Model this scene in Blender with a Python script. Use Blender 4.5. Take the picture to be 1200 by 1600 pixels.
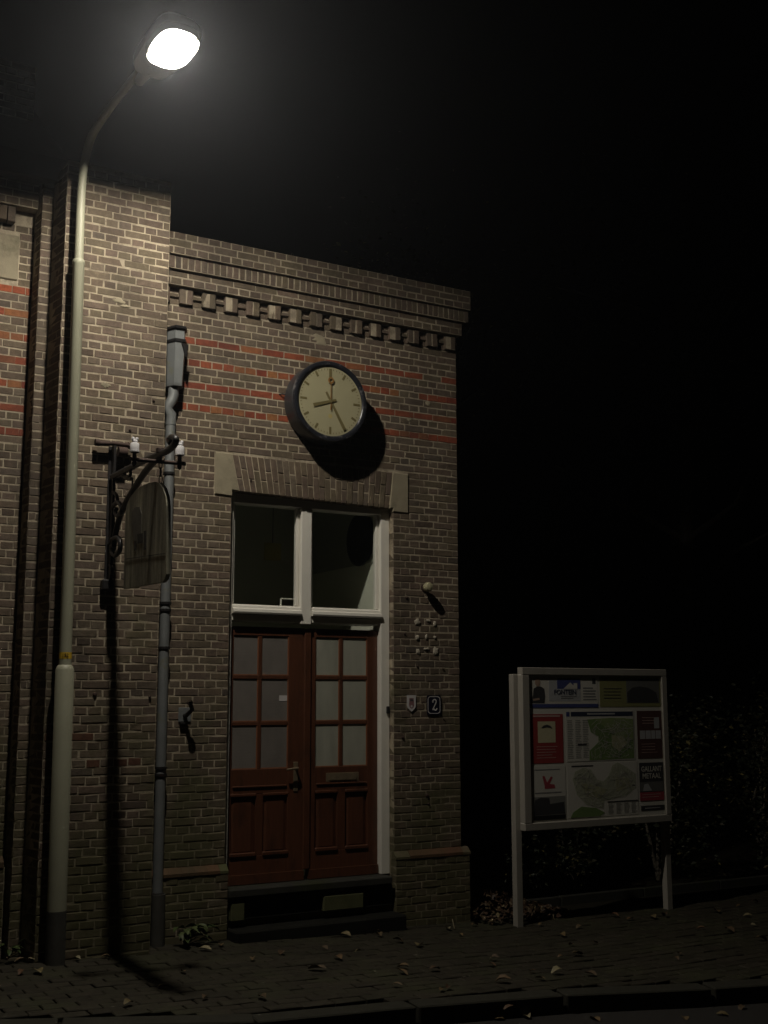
import bpy, math, random
from mathutils import Vector, Matrix
random.seed(7)
R = random.Random(11)
for o in list(bpy.data.objects): bpy.data.objects.remove(o)
scene = bpy.context.scene
COL = scene.collection

# ------------------------------------------------------------------ camera
FPX, PITCH, ROLL, YAW = 1850.0, 0.157099, -0.001275, 0.521899      # focal length in photograph pixels, angles in radians
CAM = Vector((-5.7209, -8.6363, 1.8108))
FW = Vector((math.sin(YAW)*math.cos(PITCH), math.cos(YAW)*math.cos(PITCH), math.sin(PITCH)))
_rt = Vector((math.cos(YAW), -math.sin(YAW), 0)); _up = _rt.cross(FW)
RT = _rt*math.cos(ROLL)+_up*math.sin(ROLL); UP = -_rt*math.sin(ROLL)+_up*math.cos(ROLL)
cd = bpy.data.cameras.new('camera'); cam = bpy.data.objects.new('camera', cd); COL.objects.link(cam)
cam.matrix_world = Matrix(((RT.x, UP.x, -FW.x, CAM.x), (RT.y, UP.y, -FW.y, CAM.y), (RT.z, UP.z, -FW.z, CAM.z), (0, 0, 0, 1)))
cd.sensor_fit = 'VERTICAL'; cd.sensor_height = 36.0; cd.lens = 36.0*FPX/1600.0
cd.clip_start = 0.05; cd.clip_end = 600
scene.camera = cam

# a photograph pixel gives a direction; the plane the thing touches gives its distance
def ray(px, py): return RT*((px-600)/FPX)-UP*((py-800)/FPX)+FW
def onY(px, py, Y): d = ray(px, py); return CAM+d*((Y-CAM.y)/d.y)
def onX(px, py, X): d = ray(px, py); return CAM+d*((X-CAM.x)/d.x)
def onZ(px, py, Z): d = ray(px, py); return CAM+d*((Z-CAM.z)/d.z)
def zg(X): return -0.02-0.031*min(max(X, -5.0), 0.0)                # the pavement climbs a little to the left
def onG(px, py, dz=0.0):
    z = 0.0
    for _ in range(12):
        p = onZ(px, py, z+dz); z = zg(p.x)
    return p
def px_of(p):
    d = Vector(p)-CAM; w = d.dot(FW)
    return 600+FPX*d.dot(RT)/w, 800-FPX*d.dot(UP)/w

# ------------------------------------------------------------------ night sky and exposure
w = bpy.data.worlds.new('World'); scene.world = w; w.use_nodes = True
nt = w.node_tree; bgn = nt.nodes['Background']
sky = nt.nodes.new('ShaderNodeTexSky'); sky.sky_type = 'NISHITA'; sky.sun_disc = False
sky.sun_elevation = math.radians(-7.0); sky.sun_rotation = math.radians(200)
nt.links.new(sky.outputs['Color'], bgn.inputs['Color'])
bgn.inputs['Strength'].default_value = 0.03
scene.view_settings.view_transform = 'Standard'; scene.view_settings.look = 'None'
scene.view_settings.gamma = 1.0; scene.view_settings.exposure = 0.0
try: scene.view_settings.use_curve_mapping = False
except Exception: pass
LAMP_STRENGTH = 2900.0
HAZE = 0.0012
scene.render.engine = 'CYCLES'
scene.cycles.use_denoising = True
scene.cycles.max_bounces = 8; scene.cycles.volume_bounces = 0

# ------------------------------------------------------------------ materials
def nmat(name):
    m = bpy.data.materials.new(name); m.use_nodes = True
    t = m.node_tree
    return m, t, t.nodes['Principled BSDF']
def N(t, kind, **kw):
    n = t.nodes.new(kind)
    for k, v in kw.items(): setattr(n, k, v)
    return n
def ramp(t, stops):
    r = t.nodes.new('ShaderNodeValToRGB'); e = r.color_ramp.elements
    while len(e) < len(stops): e.new(0.5)
    for i, (p, c) in enumerate(stops): e[i].position = p; e[i].color = (*c, 1)
    return r
def noise(t, scale, detail=4, rough=0.55, coord='Object', stretch=None):
    if coord == 'World':
        g = N(t, 'ShaderNodeNewGeometry'); src = g.outputs['Position']
    else:
        g = N(t, 'ShaderNodeTexCoord'); src = g.outputs[coord]
    if stretch:
        mp = N(t, 'ShaderNodeMapping'); mp.inputs['Scale'].default_value = stretch
        t.links.new(src, mp.inputs['Vector']); src = mp.outputs['Vector']
    n = N(t, 'ShaderNodeTexNoise'); n.inputs['Scale'].default_value = scale
    n.inputs['Detail'].default_value = detail; n.inputs['Roughness'].default_value = rough
    t.links.new(src, n.inputs['Vector']); return n
def mixc(t, fac, a, b, mode='MIX'):
    m = N(t, 'ShaderNodeMix', data_type='RGBA', blend_type=mode)
    for sock, v in ((m.inputs[0], fac), (m.inputs[6], a), (m.inputs[7], b)):
        if hasattr(v, 'is_linked') or hasattr(v, 'links'): t.links.new(v, sock)
        elif isinstance(v, (int, float)): sock.default_value = v
        else: sock.default_value = (*v, 1)
    return m.outputs[2]
def bump(t, b, height, strength=0.3, dist=0.01):
    n = N(t, 'ShaderNodeBump'); n.inputs['Strength'].default_value = strength; n.inputs['Distance'].default_value = dist
    t.links.new(height, n.inputs['Height']); t.links.new(n.outputs['Normal'], b.inputs['Normal'])
def math_(t, op, a, b=None):
    n = N(t, 'ShaderNodeMath', operation=op)
    for i, v in enumerate((a, b)):
        if v is None: continue
        if hasattr(v, 'links'): t.links.new(v, n.inputs[i])
        else: n.inputs[i].default_value = v
    return n.outputs[0]

def simple(name, col, rough=0.6, metal=0.0, var=0.25, scale=14, bmp=0.15, bdist=0.004, spec=0.5, stretch=None, dirt=None):
    m, t, b = nmat(name)
    n = noise(t, scale, 5, stretch=stretch, coord='World')
    c = mixc(t, n.outputs['Fac'], tuple(x*(1-var) for x in col), tuple(min(1, x*(1+var)) for x in col))
    if dirt:
        d = noise(t, dirt[1], 6, 0.65, coord='World', stretch=dirt[3] if len(dirt) > 3 else None)
        r = ramp(t, [(dirt[2], (0, 0, 0)), (dirt[2]+0.18, (1, 1, 1))]); t.links.new(d.outputs['Fac'], r.inputs['Fac'])
        c = mixc(t, r.outputs['Color'], c, dirt[0])
    t.links.new(c, b.inputs['Base Color'])
    b.inputs['Roughness'].default_value = rough; b.inputs['Metallic'].default_value = metal
    b.inputs['Specular IOR Level'].default_value = spec
    if bmp:
        n2 = noise(t, scale*6, 4, coord='World'); bump(t, b, n2.outputs['Fac'], bmp, bdist)
    return m

def rand_out(t):
    o = N(t, 'ShaderNodeObjectInfo'); g = N(t, 'ShaderNodeNewGeometry')
    s = math_(t, 'ADD', math_(t, 'MULTIPLY', o.outputs['Random'], 17.31), math_(t, 'MULTIPLY', g.outputs['Random Per Island'], 7.77))
    return math_(t, 'FRACT', s)

def algae(t, c, amount=1.0):
    """green growth low on the walls and in patches, with its own ragged outline"""
    g = N(t, 'ShaderNodeNewGeometry'); sx = N(t, 'ShaderNodeSeparateXYZ'); t.links.new(g.outputs['Position'], sx.inputs[0])
    n = noise(t, 2.2, 6, 0.62, coord='World')
    low = math_(t, 'MULTIPLY', math_(t, 'SUBTRACT', 1.9, sx.outputs['Z']), 0.14)
    v = math_(t, 'ADD', n.outputs['Fac'], low)
    r = ramp(t, [(0.54, (0, 0, 0)), (0.72, (1, 1, 1))]); t.links.new(v, r.inputs['Fac'])
    f = math_(t, 'MULTIPLY', r.outputs['Color'], 0.68*amount)
    return mixc(t, f, c, (0.088, 0.090, 0.040))

def soot(t, c, amount=0.6):
    n = noise(t, 1.5, 7, 0.68, coord='World', stretch=(1.0, 1.0, 0.33)); r = ramp(t, [(0.46, (0, 0, 0)), (0.66, (1, 1, 1))]); t.links.new(n.outputs['Fac'], r.inputs['Fac'])
    return mixc(t, math_(t, 'MULTIPLY', r.outputs['Color'], amount), c, (0.045, 0.038, 0.032))
def brick_mat(name, stops, rough=0.88, alg=1.0):
    m, t, b = nmat(name)
    r = ramp(t, stops); t.links.new(rand_out(t), r.inputs['Fac'])
    n = noise(t, 30, 6, 0.65, coord='World'); n2 = noise(t, 5.5, 5, 0.6, coord='World')
    c = mixc(t, 0.55, r.outputs['Color'], n.outputs['Fac'], 'OVERLAY')
    c = mixc(t, 0.45, c, n2.outputs['Fac'], 'OVERLAY')
    sp = noise(t, 9, 7, 0.7, coord='World'); rr = ramp(t, [(0.64, (0, 0, 0)), (0.72, (1, 1, 1))]); t.links.new(sp.outputs['Fac'], rr.inputs['Fac'])
    c = mixc(t, math_(t, 'MULTIPLY', rr.outputs['Color'], 0.45), c, (0.24, 0.20, 0.15))
    t.links.new(algae(t, soot(t, c, 0.5), alg), b.inputs['Base Color'])
    b.inputs['Roughness'].default_value = rough; b.inputs['Specular IOR Level'].default_value = 0.25
    n3 = noise(t, 95, 5, 0.7, coord='World'); bump(t, b, n3.outputs['Fac'], 0.45, 0.006)
    return m
M = {}
M['brick'] = brick_mat('brick', [(0.0, (0.098, 0.073, 0.055)), (0.2, (0.148, 0.112, 0.080)), (0.4, (0.134, 0.110, 0.074)), (0.6, (0.158, 0.116, 0.089)), (0.8, (0.124, 0.096, 0.075)), (0.94, (0.168, 0.135, 0.099)), (1.0, (0.088, 0.071, 0.058))])
M['red'] = brick_mat('red_brick', [(0.0, (0.20, 0.046, 0.028)), (0.3, (0.28, 0.076, 0.036)), (0.55, (0.22, 0.058, 0.033)), (0.75, (0.26, 0.070, 0.036)), (0.92, (0.29, 0.125, 0.050)), (1.0, (0.14, 0.050, 0.036))], alg=0.3)
M['plinthred'] = brick_mat('ledge_brick', [(0.0, (0.110, 0.052, 0.034)), (0.5, (0.130, 0.060, 0.037)), (1.0, (0.098, 0.048, 0.034))], alg=0.5)
m, t, b = nmat('mortar'); n = noise(t, 40, 6, 0.7, coord='World'); n2 = noise(t, 3.0, 5, 0.6, coord='World')
c = mixc(t, n.outputs['Fac'], (0.31, 0.265, 0.195), (0.56, 0.485, 0.365)); c = mixc(t, 0.5, c, n2.outputs['Fac'], 'OVERLAY')
n4 = noise(t, 7.0, 6, 0.7, coord='World'); r4 = ramp(t, [(0.50, (0, 0, 0)), (0.62, (1, 1, 1))]); t.links.new(n4.outputs['Fac'], r4.inputs['Fac'])
c = mixc(t, math_(t, 'MULTIPLY', r4.outputs['Color'], 0.6), c, (0.14, 0.115, 0.085))
t.links.new(algae(t, soot(t, c, 0.45), 0.9), b.inputs['Base Color']); b.inputs['Roughness'].default_value = 0.95; b.inputs['Specular IOR Level'].default_value = 0.1
bump(t, b, n.outputs['Fac'], 0.6, 0.006); M['mortar'] = m
M['stone'] = simple('sandstone', (0.30, 0.265, 0.19), 0.9, var=0.35, scale=7, bmp=0.3, bdist=0.006, spec=0.15, dirt=((0.16, 0.145, 0.10), 5, 0.55))
M['dab'] = simple('pale_mortar', (0.46, 0.42, 0.34), 0.9, var=0.2, scale=40, bmp=0.3, spec=0.1)
M['mossstone'] = simple('mossy_stone', (0.105, 0.110, 0.056), 0.95, var=0.35, scale=12, bmp=0.4, spec=0.1)
M['darkstone'] = simple('bluestone', (0.034, 0.034, 0.029), 0.8, var=0.4, scale=10, bmp=0.25, spec=0.3, dirt=((0.032, 0.036, 0.016), 4, 0.5))
M['blackstone'] = simple('tarred_stone', (0.013, 0.013, 0.011), 0.85, var=0.5, scale=8, bmp=0.3, spec=0.15)
M['white'] = simple('white_paint', (0.82, 0.80, 0.73), 0.45, var=0.06, scale=9, bmp=0.04, dirt=((0.40, 0.39, 0.31), 14, 0.66))
M['wood'] = simple('varnished_door_wood', (0.098, 0.037, 0.019), 0.42, var=0.35, scale=9, bmp=0.12, bdist=0.003, stretch=(6, 6, 0.6), dirt=((0.055, 0.024, 0.014), 6, 0.52, (2, 2, 0.7)))
M['woodlight'] = simple('pale_bead_wood', (0.26, 0.10, 0.045), 0.6, var=0.3, scale=9, bmp=0.1, stretch=(6, 6, 0.6))
m, t, b = nmat('frosted_glass'); n = noise(t, 3.0, 4, coord='World', stretch=(3, 3, 0.8)); c = mixc(t, n.outputs['Fac'], (0.22, 0.23, 0.19), (0.47, 0.47, 0.40)); t.links.new(c, b.inputs['Base Color']); b.inputs['Roughness'].default_value = 0.35; M['frostglass'] = m
m, t, b = nmat('dark_backed_reeded_glass'); n = noise(t, 4.0, 4, coord='World', stretch=(2, 2, 1)); c = mixc(t, n.outputs['Fac'], (0.13, 0.118, 0.11), (0.235, 0.215, 0.195)); t.links.new(c, b.inputs['Base Color']); b.inputs['Roughness'].default_value = 0.3  # darker than the right panes: the dark inside behind is put into the colour
wv = N(t, 'ShaderNodeTexWave', wave_type='BANDS', bands_direction='Z'); wv.inputs['Scale'].default_value = 14.0; wv.inputs['Distortion'].default_value = 1.2; g_ = N(t, 'ShaderNodeNewGeometry'); t.links.new(g_.outputs['Position'], wv.inputs['Vector']); bump(t, b, wv.outputs['Fac'], 0.07, 0.004); M['darkreed'] = m
M['brass'] = simple('old_brass', (0.42, 0.33, 0.22), 0.42, 0.75, var=0.3, scale=30, bmp=0.06)
M['iron'] = simple('black_iron', (0.022, 0.021, 0.022), 0.42, 0.2, var=0.5, scale=25, bmp=0.25, dirt=((0.05, 0.028, 0.018), 22, 0.58))
M['rust'] = simple('rusty_iron', (0.055, 0.033, 0.026), 0.8, 0.1, var=0.5, scale=30, bmp=0.4)
M['zinc'] = simple('zinc', (0.23, 0.245, 0.25), 0.5, 0.35, var=0.25, scale=7, bmp=0.06, dirt=((0.24, 0.24, 0.13), 6, 0.6))
M['porcelain'] = simple('porcelain', (0.80, 0.80, 0.83), 0.15, var=0.04, scale=20, bmp=0.0)
M['polepaint'] = simple('lamp_post_paint', (0.33, 0.33, 0.245), 0.5, 0.0, var=0.10, scale=6, bmp=0.05, dirt=((0.24, 0.24, 0.155), 7, 0.58, (1, 1, 0.15)))
M['polefoot'] = simple('post_foot_bitumen', (0.060, 0.058, 0.05), 0.8, var=0.4, scale=12, bmp=0.2)
M['housing'] = simple('lamp_housing', (0.42, 0.42, 0.40), 0.5, 0.1, var=0.08, scale=10, bmp=0.03)
M['yellow'] = simple('yellow_sticker', (0.62, 0.40, 0.03), 0.55, var=0.15, scale=60, bmp=0)
M['black'] = simple('black_print', (0.015, 0.015, 0.016), 0.6, var=0.1, bmp=0)
M['clockcase'] = simple('clock_case_enamel', (0.030, 0.034, 0.042), 0.38, 0.0, var=0.35, scale=8, bmp=0.05, dirt=((0.06, 0.06, 0.058), 16, 0.6))
M['bezel'] = simple('clock_bezel_worn', (0.022, 0.024, 0.031), 0.3, 0.2, var=0.4, scale=18, bmp=0.08, dirt=((0.26, 0.25, 0.26), 15, 0.555))
M['clockface'] = simple('aged_clock_dial', (0.385, 0.360, 0.225), 0.5, var=0.12, scale=5, bmp=0.02)
M['clockmark'] = simple('faded_clock_marks', (0.15, 0.125, 0.05), 0.6, var=0.2, scale=30, bmp=0)
M['clockring'] = simple('second_hand_ochre', (0.26, 0.13, 0.035), 0.5, var=0.1, bmp=0)
M['clockemblem'] = simple('dial_emblem', (0.44, 0.37, 0.15), 0.6, var=0.1, bmp=0)
M['enamel'] = simple('blue_black_enamel', (0.012, 0.013, 0.028), 0.22, var=0.2, bmp=0.02)
M['signwhite'] = simple('enamel_white', (0.62, 0.60, 0.60), 0.35, var=0.08, bmp=0)
M['shieldpink'] = simple('faded_red_enamel', (0.25, 0.13, 0.14), 0.45, var=0.3, scale=60, bmp=0)
M['roof'] = simple('roof_tiles', (0.035, 0.030, 0.028), 0.85, var=0.4, scale=6, bmp=0.4)
M['eave'] = simple('eaves_board', (0.05, 0.04, 0.04), 0.8, var=0.2)
M['plaster'] = simple('interior_plaster', (0.78, 0.79, 0.68), 0.85, var=0.06, scale=4, bmp=0.05)
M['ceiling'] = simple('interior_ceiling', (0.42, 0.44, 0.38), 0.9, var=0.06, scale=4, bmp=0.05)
M['floorin'] = simple('interior_floor', (0.62, 0.58, 0.48), 0.6, var=0.2)
M['curtain'] = simple('sheer_curtain', (0.50, 0.51, 0.44), 0.95, var=0.14, scale=6, bmp=0.1, stretch=(5, 5, 0.4), spec=0.05)
M['blind'] = simple('taupe_blind', (0.30, 0.27, 0.24), 0.9, var=0.10, scale=7, bmp=0.1, spec=0.1)
M['yellowcard'] = simple('yellow_card', (0.45, 0.40, 0.16), 0.8, var=0.1, bmp=0)
M['boardmetal'] = simple('notice_board_aluminium', (0.37, 0.35, 0.31), 0.5, 0.15, var=0.10, scale=8, bmp=0.04, dirt=((0.27, 0.27, 0.20), 9, 0.60))
M['paper'] = simple('paper_white', (0.84, 0.82, 0.77), 0.9, var=0.05, scale=5, bmp=0, spec=0.1)
M['soil'] = simple('ground_soil', (0.028, 0.024, 0.017), 0.95, var=0.5, scale=5, bmp=0.6, bdist=0.02, spec=0.1)
M['asphalt'] = simple('asphalt', (0.036, 0.034, 0.032), 0.8, var=0.35, scale=60, bmp=0.7, bdist=0.008, spec=0.25)
M['kerb'] = simple('kerb_concrete', (0.036, 0.035, 0.027), 0.85, var=0.3, scale=14, bmp=0.3, spec=0.2)
M['joint'] = simple('paving_sand', (0.022, 0.020, 0.014), 0.95, var=0.4, scale=30, bmp=0.3, spec=0.1)
m, t, b = nmat('paving_brick'); r = ramp(t, [(0, (0.026, 0.023, 0.015)), (0.4, (0.033, 0.028, 0.019)), (0.7, (0.030, 0.028, 0.017)), (1, (0.039, 0.033, 0.023))])
t.links.new(rand_out(t), r.inputs['Fac']); n = noise(t, 14, 6, 0.65, coord='World'); c = mixc(t, 0.7, r.outputs['Color'], n.outputs['Fac'], 'OVERLAY')
n2 = noise(t, 1.6, 5, 0.6, coord='World'); rr = ramp(t, [(0.5, (0, 0, 0)), (0.68, (1, 1, 1))]); t.links.new(n2.outputs['Fac'], rr.inputs['Fac'])
c = mixc(t, math_(t, 'MULTIPLY', rr.outputs['Color'], 0.6), c, (0.044, 0.047, 0.022))
t.links.new(c, b.inputs['Base Color']); b.inputs['Roughness'].default_value = 0.78; b.inputs['Specular IOR Level'].default_value = 0.3
bump(t, b, n.outputs['Fac'], 0.5, 0.01); M['paving'] = m

def leaf_mat(name, stops, rough=0.55):
    m, t, b = nmat(name); r = ramp(t, stops); t.links.new(rand_out(t), r.inputs['Fac'])
    n = noise(t, 25, 4, coord='World'); c = mixc(t, 0.5, r.outputs['Color'], n.outputs['Fac'], 'OVERLAY')
    t.links.new(c, b.inputs['Base Color']); b.inputs['Roughness'].default_value = rough; b.inputs['Specular IOR Level'].default_value = 0.35
    return m
M['deadleaf'] = leaf_mat('dead_leaves', [(0, (0.11, 0.058, 0.032)), (0.35, (0.16, 0.115, 0.055)), (0.6, (0.075, 0.045, 0.028)), (0.85, (0.20, 0.165, 0.08)), (1, (0.34, 0.31, 0.21))])
M['litter'] = leaf_mat('leaf_litter_brown', [(0, (0.050, 0.028, 0.018)), (0.4, (0.085, 0.052, 0.030)), (0.7, (0.040, 0.026, 0.018)), (0.93, (0.11, 0.080, 0.045)), (1, (0.22, 0.18, 0.10))])
M['greenleaf'] = leaf_mat('weed_leaves', [(0, (0.032, 0.050, 0.016)), (0.5, (0.052, 0.075, 0.022)), (1, (0.075, 0.095, 0.036))])
M['hedge'] = leaf_mat('shrub_leaves', [(0, (0.012, 0.018, 0.008)), (0.7, (0.024, 0.028, 0.012)), (0.94, (0.045, 0.036, 0.016)), (1, (0.20, 0.17, 0.06))])
M['bark'] = simple('bark', (0.13, 0.115, 0.09), 0.95, var=0.5, scale=6, bmp=0.8, bdist=0.03, stretch=(4, 4, 0.7))
M['stick'] = simple('dry_twig', (0.26, 0.22, 0.14), 0.8, var=0.2)

def glass_mat(name, rough=0.0, tint=(0.97, 0.985, 0.975), f0=0.04, f1=0.75):
    m, t, b = nmat(name); t.nodes.remove(b); out = t.nodes['Material Output']
    tr = N(t, 'ShaderNodeBsdfTransparent'); tr.inputs[0].default_value = (*tint, 1)
    gl = N(t, 'ShaderNodeBsdfGlossy'); gl.inputs['Roughness'].default_value = rough
    lw = N(t, 'ShaderNodeLayerWeight'); lw.inputs[0].default_value = 0.5
    fr = math_(t, 'ADD', math_(t, 'MULTIPLY', math_(t, 'POWER', lw.outputs['Facing'], 5.0), f1), f0)
    mx = N(t, 'ShaderNodeMixShader'); t.links.new(fr, mx.inputs[0]); t.links.new(tr.outputs[0], mx.inputs[1]); t.links.new(gl.outputs[0], mx.inputs[2])
    t.links.new(mx.outputs[0], out.inputs['Surface']); return m
M['glass'] = glass_mat('window_glass', 0.01); M['boardglass'] = glass_mat('notice_board_glass', 0.02, (0.98, 0.98, 0.97), 0.025, 0.3)
m, t, b = nmat('lit_lamp_lens'); b.inputs['Base Color'].default_value = (0.8, 0.8, 0.8, 1)
b.inputs['Emission Color'].default_value = (1.0, 0.915, 0.775, 1); b.inputs['Emission Strength'].default_value = LAMP_STRENGTH; M['lens'] = m
m, t, b = nmat('glowing_lamp_glass'); b.inputs['Base Color'].default_value = (0.8, 0.8, 0.8, 1)
b.inputs['Emission Color'].default_value = (1.0, 0.93, 0.80, 1); b.inputs['Emission Strength'].default_value = 7.0; M['lensglow'] = m
# weathered hanging sign: vertical streaks of bleached and darkened paint
m, t, b = nmat('weathered_sign_paint')
s1 = noise(t, 5.0, 5, 0.6, coord='World', stretch=(1, 3.2, 0.28)); r = ramp(t, [(0.30, (0.11, 0.105, 0.078)), (0.5, (0.25, 0.24, 0.185)), (0.66, (0.46, 0.445, 0.33))]); t.links.new(s1.outputs['Fac'], r.inputs['Fac'])
s2 = noise(t, 26, 5, 0.7, coord='World'); c = mixc(t, 0.4, r.outputs['Color'], s2.outputs['Fac'], 'OVERLAY')
t.links.new(c, b.inputs['Base Color']); b.inputs['Roughness'].default_value = 0.7; M['sign'] = m
M['signpaint'] = simple('dark_sign_painting', (0.035, 0.033, 0.030), 0.75, var=0.6, scale=30, bmp=0)
M['signfade'] = simple('faded_sign_painting', (0.13, 0.125, 0.105), 0.75, var=0.4, scale=18, bmp=0)
def flat(name, col, rough=0.85): return simple('print_'+name, col, rough, var=0.10, scale=40, bmp=0, spec=0.15)
PR = dict(blue=(0.035, 0.05, 0.20), grey=(0.36, 0.37, 0.40), navy=(0.015, 0.022, 0.06), red=(0.30, 0.022, 0.022), cream=(0.52, 0.47, 0.30), olive=(0.22, 0.22, 0.075),
          green=(0.15, 0.24, 0.07), green2=(0.22, 0.29, 0.11), mapgrey=(0.36, 0.38, 0.28), maptan=(0.34, 0.34, 0.20), brown=(0.080, 0.030, 0.025), dark=(0.035, 0.035, 0.04), photo=(0.12, 0.12, 0.12),
          text=(0.16, 0.16, 0.17), skin=(0.36, 0.24, 0.18), crimson=(0.34, 0.03, 0.05), palered=(0.46, 0.30, 0.28), shade=(0.20, 0.20, 0.19))
for k, v in PR.items(): M['p_'+k] = flat(k, tuple(min(0.8, 0.86*x*1.55+0.14*sum(v)/3*1.55+0.02) for x in v))

# ------------------------------------------------------------------ mesh helpers
def link(o, parent=None, name=None):
    COL.objects.link(o)
    if parent is not None: o.parent = parent
    return o
def tag(o, label=None, cat=None, group=None, kind=None):
    if label: o['label'] = label
    if cat: o['category'] = cat
    if group: o['group'] = group
    if kind: o['kind'] = kind
    return o
def empty(name, loc=(0, 0, 0)):
    o = bpy.data.objects.new(name, None); o.empty_display_size = 0.1; COL.objects.link(o); o.location = loc; return o
def world_child(o, parent):
    """parent without moving; parents here carry only a location"""
    o.parent = parent; o.location = Vector(o.location)-Vector(parent.location) if parent else o.location
    return o

class MB:
    def __init__(s): s.v = []; s.f = []; s.sm = []
    def add(s, vs, fs, smooth=False):
        n = len(s.v); s.v += [tuple(v) for v in vs]; s.f += [tuple(n+i for i in f) for f in fs]; s.sm += [smooth]*len(fs); return s
    def box(s, x0, x1, y0, y1, z0, z1, bev=0.0):
        if bev <= 0 or min(x1-x0, y1-y0, z1-z0) < 2.2*bev:
            return s.add([(x, y, z) for z in (z0, z1) for y in (y0, y1) for x in (x0, x1)],
                         [(0, 2, 3, 1), (4, 5, 7, 6), (0, 1, 5, 4), (2, 6, 7, 3), (0, 4, 6, 2), (1, 3, 7, 5)])
        c = ((x0+x1)/2, (y0+y1)/2, (z0+z1)/2); h = ((x1-x0)/2, (y1-y0)/2, (z1-z0)/2)
        vs = []; idx = {}
        for sx in (-1, 1):
            for sy in (-1, 1):
                for sz in (-1, 1):
                    for a in range(3):
                        o = [h[i]-(bev if i != a else 0) for i in range(3)]
                        idx[(sx, sy, sz, a)] = len(vs); vs.append((c[0]+sx*o[0], c[1]+sy*o[1], c[2]+sz*o[2]))
        fs = []
        for a in range(3):
            b_, d_ = [i for i in range(3) if i != a]
            for sa in (-1, 1):
                q = []
                for sb, sd in ((-1, -1), (1, -1), (1, 1), (-1, 1)):
                    k = [0, 0, 0]; k[a] = sa; k[b_] = sb; k[d_] = sd; q.append(idx[(*k, a)])
                fs.append(q if (sa > 0) == (a != 1) else q[::-1])
        for a in range(3):
            b_, d_ = [i for i in range(3) if i != a]
            for sb in (-1, 1):
                for sd in (-1, 1):
                    q = []
                    for sa, w_ in ((-1, b_), (1, b_), (1, d_), (-1, d_)):
                        k = [0, 0, 0]; k[a] = sa; k[b_] = sb; k[d_] = sd; q.append(idx[(*k, w_)])
                    fs.append(q)
        for sx in (-1, 1):
            for sy in (-1, 1):
                for sz in (-1, 1): fs.append([idx[(sx, sy, sz, a)] for a in range(3)])
        return s.add(vs, fs)
    def tube(s, pts, rad, n=12, cap=True, flat=1.0, smooth=True):
        pts = [Vector(p) for p in pts]; rs = rad if isinstance(rad, (list, tuple)) else [rad]*len(pts)
        vs = []; fs = []; ref = None
        for i, p in enumerate(pts):
            d = (pts[min(i+1, len(pts)-1)]-pts[max(i-1, 0)]).normalized()
            if ref is None: ref = Vector((0, 0, 1)) if abs(d.z) < 0.9 else Vector((0, 1, 0))
            a = d.cross(ref).normalized(); b_ = a.cross(d).normalized(); ref = b_
            for k in range(n):
                th = 2*math.pi*k/n; vs.append(p+a*(rs[i]*math.cos(th))+b_*(rs[i]*math.sin(th)*flat))
        for i in range(len(pts)-1):
            for k in range(n): fs.append((i*n+k, i*n+(k+1) % n, (i+1)*n+(k+1) % n, (i+1)*n+k))
        s.add(vs, fs, smooth)
        if cap:
            s.add(vs[:n], [tuple(range(n))[::-1]]); s.add(vs[-n:], [tuple(range(n))])
        return s
    def lathe(s, prof, axis_o, axis='Z', n=32, smooth=True, cap=True):
        """prof: list of (radius, position along the axis)"""
        o = Vector(axis_o); vs = []; fs = []
        p2 = [prof[0]]; brk_ = set()
        for i in range(1, len(prof)-1):
            a1 = math.atan2(prof[i][1]-prof[i-1][1], prof[i][0]-prof[i-1][0]); a2 = math.atan2(prof[i+1][1]-prof[i][1], prof[i+1][0]-prof[i][0])
            p2.append(prof[i])
            if abs((a2-a1+math.pi) % (2*math.pi)-math.pi) > 0.7: brk_.add(len(p2)-1); p2.append(prof[i])
        prof = p2+[prof[-1]]
        for r_, h_ in prof:
            for k in range(n):
                th = 2*math.pi*k/n; c_, s_ = r_*math.cos(th), r_*math.sin(th)
                vs.append(o+(Vector((c_, s_, h_)) if axis == 'Z' else Vector((c_, h_, s_)) if axis == 'Y' else Vector((h_, c_, s_))))
        for i in range(len(prof)-1):
            if i in brk_: continue
            for k in range(n): fs.append((i*n+k, i*n+(k+1) % n, (i+1)*n+(k+1) % n, (i+1)*n+k))
        s.add(vs, fs, smooth)
        if cap:
            s.add(vs[:n], [tuple(range(n))[::-1]]); s.add(vs[-n:], [tuple(range(n))])
        return s
    def prism(s, poly, off):
        """poly: 3-D outline, off: thickness vector"""
        n = len(poly); off = Vector(off); vs = [Vector(p) for p in poly]+[Vector(p)+off for p in poly]
        return s.add(vs, [tuple(range(n))[::-1], tuple(range(n, 2*n))]+[(i, (i+1) % n, n+(i+1) % n, n+i) for i in range(n)])
    def mesh(s, name, mat):
        me = bpy.data.meshes.new(name); me.from_pydata([tuple(v) for v in s.v], [], s.f)
        import bmesh
        bm = bmesh.new(); bm.from_mesh(me); bmesh.ops.recalc_face_normals(bm, faces=bm.faces); bm.to_mesh(me); bm.free()
        me.polygons.foreach_set('use_smooth', s.sm)
        if mat: me.materials.append(M[mat] if isinstance(mat, str) else mat)
        me.update(); return me
    def build(s, name, mat, parent=None, loc=None):
        """vertices are world coordinates; a parent's location is subtracted"""
        o = bpy.data.objects.new(name, s.mesh(name, mat)); COL.objects.link(o)
        if parent is not None:
            o.parent = parent; wl = Vector((0, 0, 0)); q = parent
            while q is not None: wl += Vector(q.location); q = q.parent
            o.location = -wl
        return o

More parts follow.
